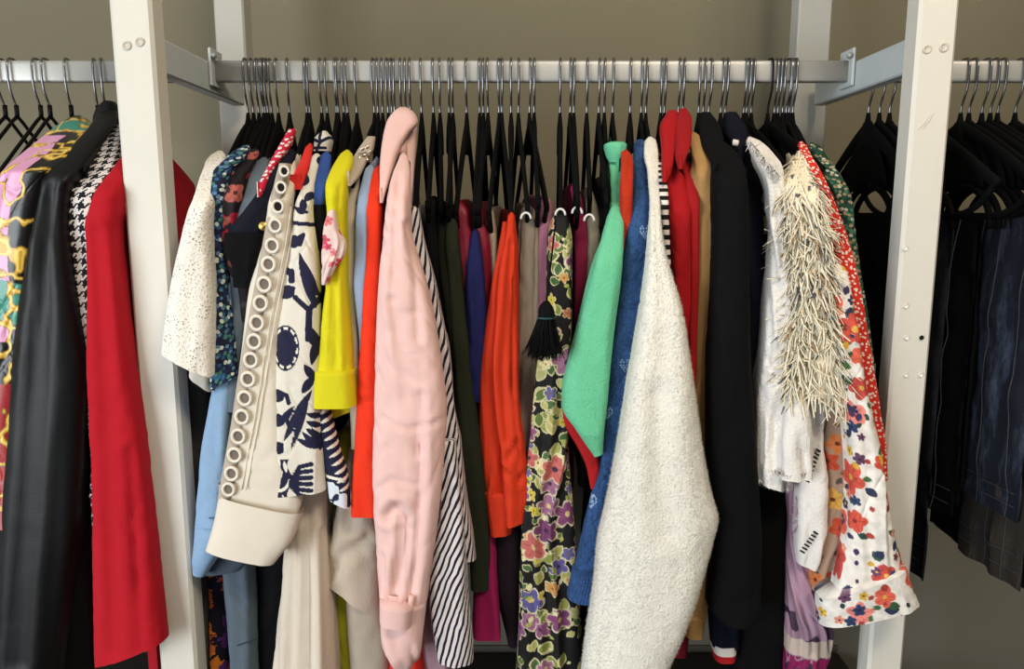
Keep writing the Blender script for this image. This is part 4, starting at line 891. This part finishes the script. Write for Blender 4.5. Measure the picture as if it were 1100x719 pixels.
def edge_frill(root, pts, y, n, L, rad, mat, name, seed, spread=.5, grav=.5, cols=None):
    r = np.random.default_rng(seed); pts = np.asarray(pts, float)
    d = np.concatenate([[0], np.cumsum(np.hypot(*np.diff(pts, axis=0).T))]); t = r.uniform(0, d[-1], n)
    px, py = np.interp(t, d, pts[:, 0]), np.interp(t, d, pts[:, 1])
    R = np.stack([at(a, b, y + r.uniform(-.012, .012)) for a, b in zip(px, py)])
    D = r.normal(0, spread, (n, 3)) + np.array([0, -.3, -.8]); D /= np.linalg.norm(D, axis=1)[:, None]
    o = MB().strands(R, D, r.uniform(.5, 1.2, n) * L, rad, 3, .5, grav, seed=seed).build(name, mat, root); o['kind'] = 'stuff'
rb, _ = garment('ruffle_blouse', 'blouse', 'white lace blouse with ruffled edges right of the black blazer', 'white ruffle blouse', 801,
        [(147, 802, 808), (154, 803, 819), (165, 806, 830), (178, 811, 836), (193, 818, 838), (225, 825, 842), (260, 827, 848), (307, 823, 850), (373, 818, 851), (420, 813, 851), (480, 811, 851), (810, 515, 849, 524)], lace('white_ruffle_lace', (222, 217, 212), (186, 180, 174), 300, .22), y=-.205, ry=.024, hem=.5, fold=(.007, .012, .08), wr=.003,
        parts=[dict(n='ruffled_cuff', rows=[(415, 842, 860), (445, 838, 867), (480, 832, 867), (510, 831, 866)], y=-.222, ry=.022, fold=(.008, .01, .09), mat=WHITE)])
edge_frill(rb, [(804, 150), (822, 172), (838, 190)], -.215, 160, .010, .0011, WHITE, 'feather_trim', 1)
edge_frill(rb, [(810, 514), (830, 520), (848, 523)], -.212, 160, .008, .001, WHITE, 'lace_hem', 2)
edge_frill(rb, [(831, 505), (848, 511), (866, 508)], -.235, 200, .008, .001, WHITE, 'lace_hem', 3)
FR = plain('ivory_fringe', (222, 206, 176), .9, 0, None, .06)
fj, fi = garment('fringe_jacket', 'jacket', 'ivory jacket covered in shaggy fringe', 'shaggy ivory jacket', 843,
        [(163, 855, 863), (184, 847, 866), (211, 841, 878), (250, 843, 885), (307, 847, 888), (357, 844, 895), (838, 400, 905, 408), (842, 415, 903, 432)], plain('ivory_tweed', (232, 218, 190), .95, 0, (260, .6, .003), .1), y=-.215, ry=.024, hem=.46, fold=(.003, .02, .1), seed=77)
P, N = fi['P'], fi['N']; r_ = np.random.default_rng(21); k = 2600
ii = r_.integers(0, P.shape[0], k); jj = r_.integers(6, P.shape[1] - 7, k)
root_ = P[ii, jj] + r_.normal(0, .001, (k, 3)); nn = N[ii, jj]; nn = nn / np.linalg.norm(nn, axis=1)[:, None]
dd = nn * .32 + np.array([0, -.05, -.9]) + r_.normal(0, .26, (k, 3)); dd /= np.linalg.norm(dd, axis=1)[:, None]
cc = lin((250, 240, 216))[None] * r_.uniform(.84, 1.02, (k, 1)); brown = r_.random(k) < .06; cc[brown] = lin((176, 140, 106)); cc[r_.random(k) < .04] = lin((96, 98, 110))
fo = MB().strands(root_, dd, r_.uniform(.018, .038, k), .00165, 5, .3, .4, C=cc, seed=5, taper=.4, flat_n=nn).build('shaggy_fringe', vcol('fringe_yarn', .9, None, .04), fj); soft(MATS['fringe_yarn'], .08); fo['kind'] = 'stuff'
ey, _ = garment('eyelet_blouse', 'blouse', 'white eyelet embroidered blouse sleeve under the shaggy ivory jacket', 'white eyelet blouse', 834,
        [(418, 866, 884), (480, 860, 882), (513, 857, 885), (560, 855, 884), (590, 854, 879), (855, 603, 873, 609)], WHITE, y=-.2, ry=.024, body=False, hem=.5, fold=(.004, .02, .15))
for (a, b), n in ((((867, 517), (879, 484)), 9), (((862, 593), (881, 566)), 9)):
    for q in range(n):
        t = q / (n - 1); px, py = a[0] + (b[0] - a[0]) * t, a[1] + (b[1] - a[1]) * t
        off = -.2255 + .012 * ((px - 869) / 15) ** 2
        MB().sweep(np.stack([at(px - 2.4, py - 1.4, off), at(px + 2.4, py + 1.4, off)]), .0011, k=6).build('cutwork_slit', BLK, ey)
mv, _ = lower('mauve_dress', 'dress', 'sheer mauve dress with a gathered waist and magenta hem print', 'sheer mauve dress', 809,
        [(450, 846, 868), (523, 844, 864), (555, 846, 864), (606, 843, 869), (650, 843, 879), (672, 843, 890), (695, 843, 887), (719, 842, 876), (760, 842, 872)], vcol('mauve_chiffon', .6), paint=p_mauve, y=-.175, ry=.03, nc=150, nr=260, part='skirt', fold=(.006, .012, .12))
for q in range(14):
    a = q * 6.283 / 14 + .2; p0, p1 = at(860, 557, -.206), at(860 + 15 * math.cos(a) * .75, 557 + 26 * math.sin(a), -.203)
    MB().sweep(np.stack([p0, (p0 + p1) / 2 + np.array([0, -.002, 0]), p1]), [.0016, .0013, .0006], k=6).build('gathered_pleat', plain('mauve_fold', (150, 118, 138), .6), mv)
garment('dotted_dress', 'dress', 'orange red dress sprinkled with white dots beside the shaggy jacket', 'red dotted dress', 850,
        [(152, 856, 864), (165, 860, 870), (187, 869, 882), (211, 878, 892), (257, 888, 908), (307, 899, 921), (373, 912, 932), (440, 924, 943), (480, 932, 949), (514, 938, 951)], scatter('red_dot_print', (204, 44, 30), [(228, 214, 204), (204, 44, 30), (232, 196, 180), (228, 214, 204)], 210, .33), y=-.2, ry=.02, fold=(.001, .02, .2), hem=.62)
garment('summer_blouse', 'blouse', 'sheer white blouse with large red and navy flowers and a wide cuff', 'white floral blouse', 847,
        [(245, 884, 895), (290, 886, 907), (330, 887, 913), (373, 890, 919), (440, 903, 931), (480, 908, 940), (513, 910, 946), (563, 907, 957), (606, 900, 967), (892, 640, 970, 612)], vcol('flower_print', .75), paint=p_blouse, body_paint=None, body_mat=plain('off_white_voile', (212, 204, 196)),
        y=-.205, y2=-.235, ry=.022, nc=220, nr=380, hem=.55, fold=(.004, .02, .25), parts=[dict(n='cuff', rows=[(877, 637, 970, 605), (878, 652, 977, 626), (879, 668, 985, 645)], y=-.24, ry=.026, paint=p_blouse, nc=240, nr=90, fold=(.002, .03, .1))])
garment('sheer_blouse', 'blouse', 'sheer tan flower blouse behind the white floral blouse', 'sheer tan floral blouse', 838,
        [(425, 880, 904), (480, 880, 910), (520, 881, 912), (570, 874, 910), (600, 866, 902), (866, 628, 898, 636)], vcol('tan_print', .8), paint=p_sheer, body=False, y=-.19, ry=.022, nc=130, nr=200, fold=(.004, .016, .2), hem=.5)
garment('green_blouse', 'blouse', 'dark green and white small flower blouse, last on the middle rail', 'green floral blouse', 854,
        [(153, 867, 878), (165, 872, 886), (187, 881, 900), (211, 891, 910), (248, 902, 916), (290, 911, 921), (357, 924, 933), (405, 933, 939)], scatter('green_floral', (24, 64, 50), [(24, 64, 50), (170, 168, 150), (16, 40, 34), (60, 110, 84), (150, 130, 96)], 230, .5), y=-.19, ry=.018, hem=.55)
hanger(827, 'thick black plastic hanger with a black hook beside the white ruffle blouse', at(827, 77, 0)[0] * 1.03, -.15, mat_hook=BLACKMETAL)
for px in (763, 804): hanger(px, 'black velvet hanger behind the collars of the dark jackets', at(px, 77, 0)[0] * 1.02, -.16, 'velvet hangers on the middle rail')

# ------------------------------------------------------------------ right bay: trousers folded over hangers
def rx(px): return at(px, 77, 0)[0]
RH = 'large black hangers in the right bay'
def folded(name, cat, label, short, x, y0, y1, zhem, mat, t=.012, seams=None, seed=0, zt=RZ - .2, drop=0.0):
    r = empty(name, (x, 0, RZ)); tag(r, label, cat)
    K, M = 90, 48; P = np.zeros((K, 2 * M, 3)); UV = np.zeros((K, 2 * M, 2)); w = np.linspace(-1, 1, M)
    for q in range(K):
        v = q / (K - 1); z0 = zt + (zhem - zt) * v
        y = y0 + (y1 - y0) * (w + 1) / 2
        zz = z0 - drop * v * (1 - w) / 2
        th = t * np.clip(1 - np.abs(w) ** 8, 0, 1) ** .5 * (.5 + .5 * min(1, v * 8))
        f1 = .009 * min(1, v * 5) * (noise2(y / .03, zz / .3, seed) + .4 * noise2(y / .03, zz / .035, seed + 2)); f2 = .004 * noise2(y / .03, zz / .3, seed + 1)
        P[q, :M] = np.stack([x - th + f1, y, zz], -1); P[q, M:] = np.stack([x + th + f2, y, zz], -1)[::-1]
        UV[q, :M, 0] = y; UV[q, M:, 0] = y[::-1]; UV[q, :, 1] = np.concatenate([-zz, -zz[::-1]])
    MB().grid(P, UV, closed=True, cap0=False).build('leg', mat, r)
    for f in seams or ():
        j = int(np.clip(f * (M - 1), 1, M - 2)); pts = P[2:, j] + np.array([-.0012, 0, 0])
        MB().sweep(pts, .0009, k=6).build('seam', THREAD, r)
    if seams:
        for dz in (2, 4):
            pts = P[K - 1 - dz * 2, 2:M - 2] + np.array([-.0012, 0, 0]); MB().sweep(pts, .0007, k=6).build('hem_stitching', THREAD, r)
    return r
THREAD = plain('faded_thread', (58, 58, 62))
DJ = denim('dark_denim', (18, 22, 34), (74, 84, 106), .5); DJ2 = denim('ink_denim', (13, 15, 26), (46, 52, 70))
BJ = plain('black_denim', (9, 9, 11), .9, 0, (420, .4), .15); TJ = denim('brown_denim', (44, 38, 33), (88, 80, 70))
for k, (px, lab) in enumerate(((936, 'black velvet hanger nearest the green floral blouse in the right bay'), (948, 'second black velvet hanger right of the green floral blouse'), (959, 'black velvet hanger directly behind the right front post'))):
    hanger(px, lab, None, -.165, RH, wide=True, ytip=.145)
    folded('black_trousers_pair', 'trousers', ('black trousers hanging closest to the green floral blouse', 'black trousers second from the green floral blouse', 'black trousers hidden behind the right front post')[k], '', rx(px), -.125, .135, 1.02 - .03 * k, BJ, .005, seed=k)
rows_ = [(1027, 'black hanger just right of the scuffed post', DJ2, -.10, .13, .87, 'ink blue jeans whose hem shows beside the scuffed post', (.9,)),
         (1036, 'second black hanger right of the scuffed post', BJ, -.07, .13, .953, 'black jeans behind the faded dark blue jeans', (.5, .2)),
         (1045, 'third black hanger right of the scuffed post', BJ, -.06, .12, .97, 'black jeans pressed against the dark blue jeans', None),
         (1059, 'black hanger holding the dark blue jeans', DJ, -.165, .12, .985, 'dark blue jeans with pale stitching, largest in the right bay', (.1, .3, .45, .62)),
         (1068, 'black hanger holding the brown jeans', TJ, -.17, -.03, .89, 'long dark brown jeans at the right edge', (.25, .6)),
         (1076, 'black hanger behind the brown jeans', TJ, -.19, .1, .95, 'second pair of dark brown jeans behind the long pair', (.1,)),
         (1095, 'black hanger at the right edge of the picture', BJ, -.19, .12, .87, 'black jeans at the very right edge of the picture', None)]
for k, (px, hl, mat, y0, y1, zh, lab, sm) in enumerate(rows_):
    hanger(px, hl, None, -.165, RH, wide=True, px_is_x=.598 if k == 0 else None)
    folded('denim_jeans', 'jeans', lab, '', .598 if k == 0 else rx(px), y0, y1, zh, mat, .0042, sm, seed=k + 10)

# ------------------------------------------------------------------ light and camera
w = bpy.data.worlds.new('daylight'); scene.world = w; w.use_nodes = True
bg = w.node_tree.nodes['Background']; bg.inputs[0].default_value = (.86, .93, 1.0, 1); bg.inputs[1].default_value = .28
def area(name, loc, target, sx, sy, power, col):
    l = bpy.data.lights.new(name, 'AREA'); l.shape = 'RECTANGLE'; l.size, l.size_y, l.energy, l.color = sx, sy, power, col
    o = bpy.data.objects.new(name, l); COL.objects.link(o); o.location = loc
    o.rotation_euler = (Vector(target) - Vector(loc)).to_track_quat('-Z', 'Y').to_euler(); return o
area('shop_window', (-2.5, -2.7, 1.15), (.1, 0, 1.1), 1.8, 1.9, 108, (.90, .96, 1.0))
area('ceiling_lamp', (.55, -1.5, 2.6), (.1, 0, 1.2), .6, .4, 26, (1.0, .86, .66))
cam = bpy.data.cameras.new('camera'); co = bpy.data.objects.new('camera', cam); COL.objects.link(co)
co.location = CAM; co.rotation_euler = (math.radians(90) - PITCH, 0, 0); cam.sensor_width = 36.0; cam.lens = 36.0 * F / 1100.0; cam.clip_start = .02
scene.camera = co
vs = scene.view_settings; vs.view_transform = 'Standard'; vs.look = 'None'; vs.exposure = 0.12; vs.gamma = 1.0; vs.use_curve_mapping = False
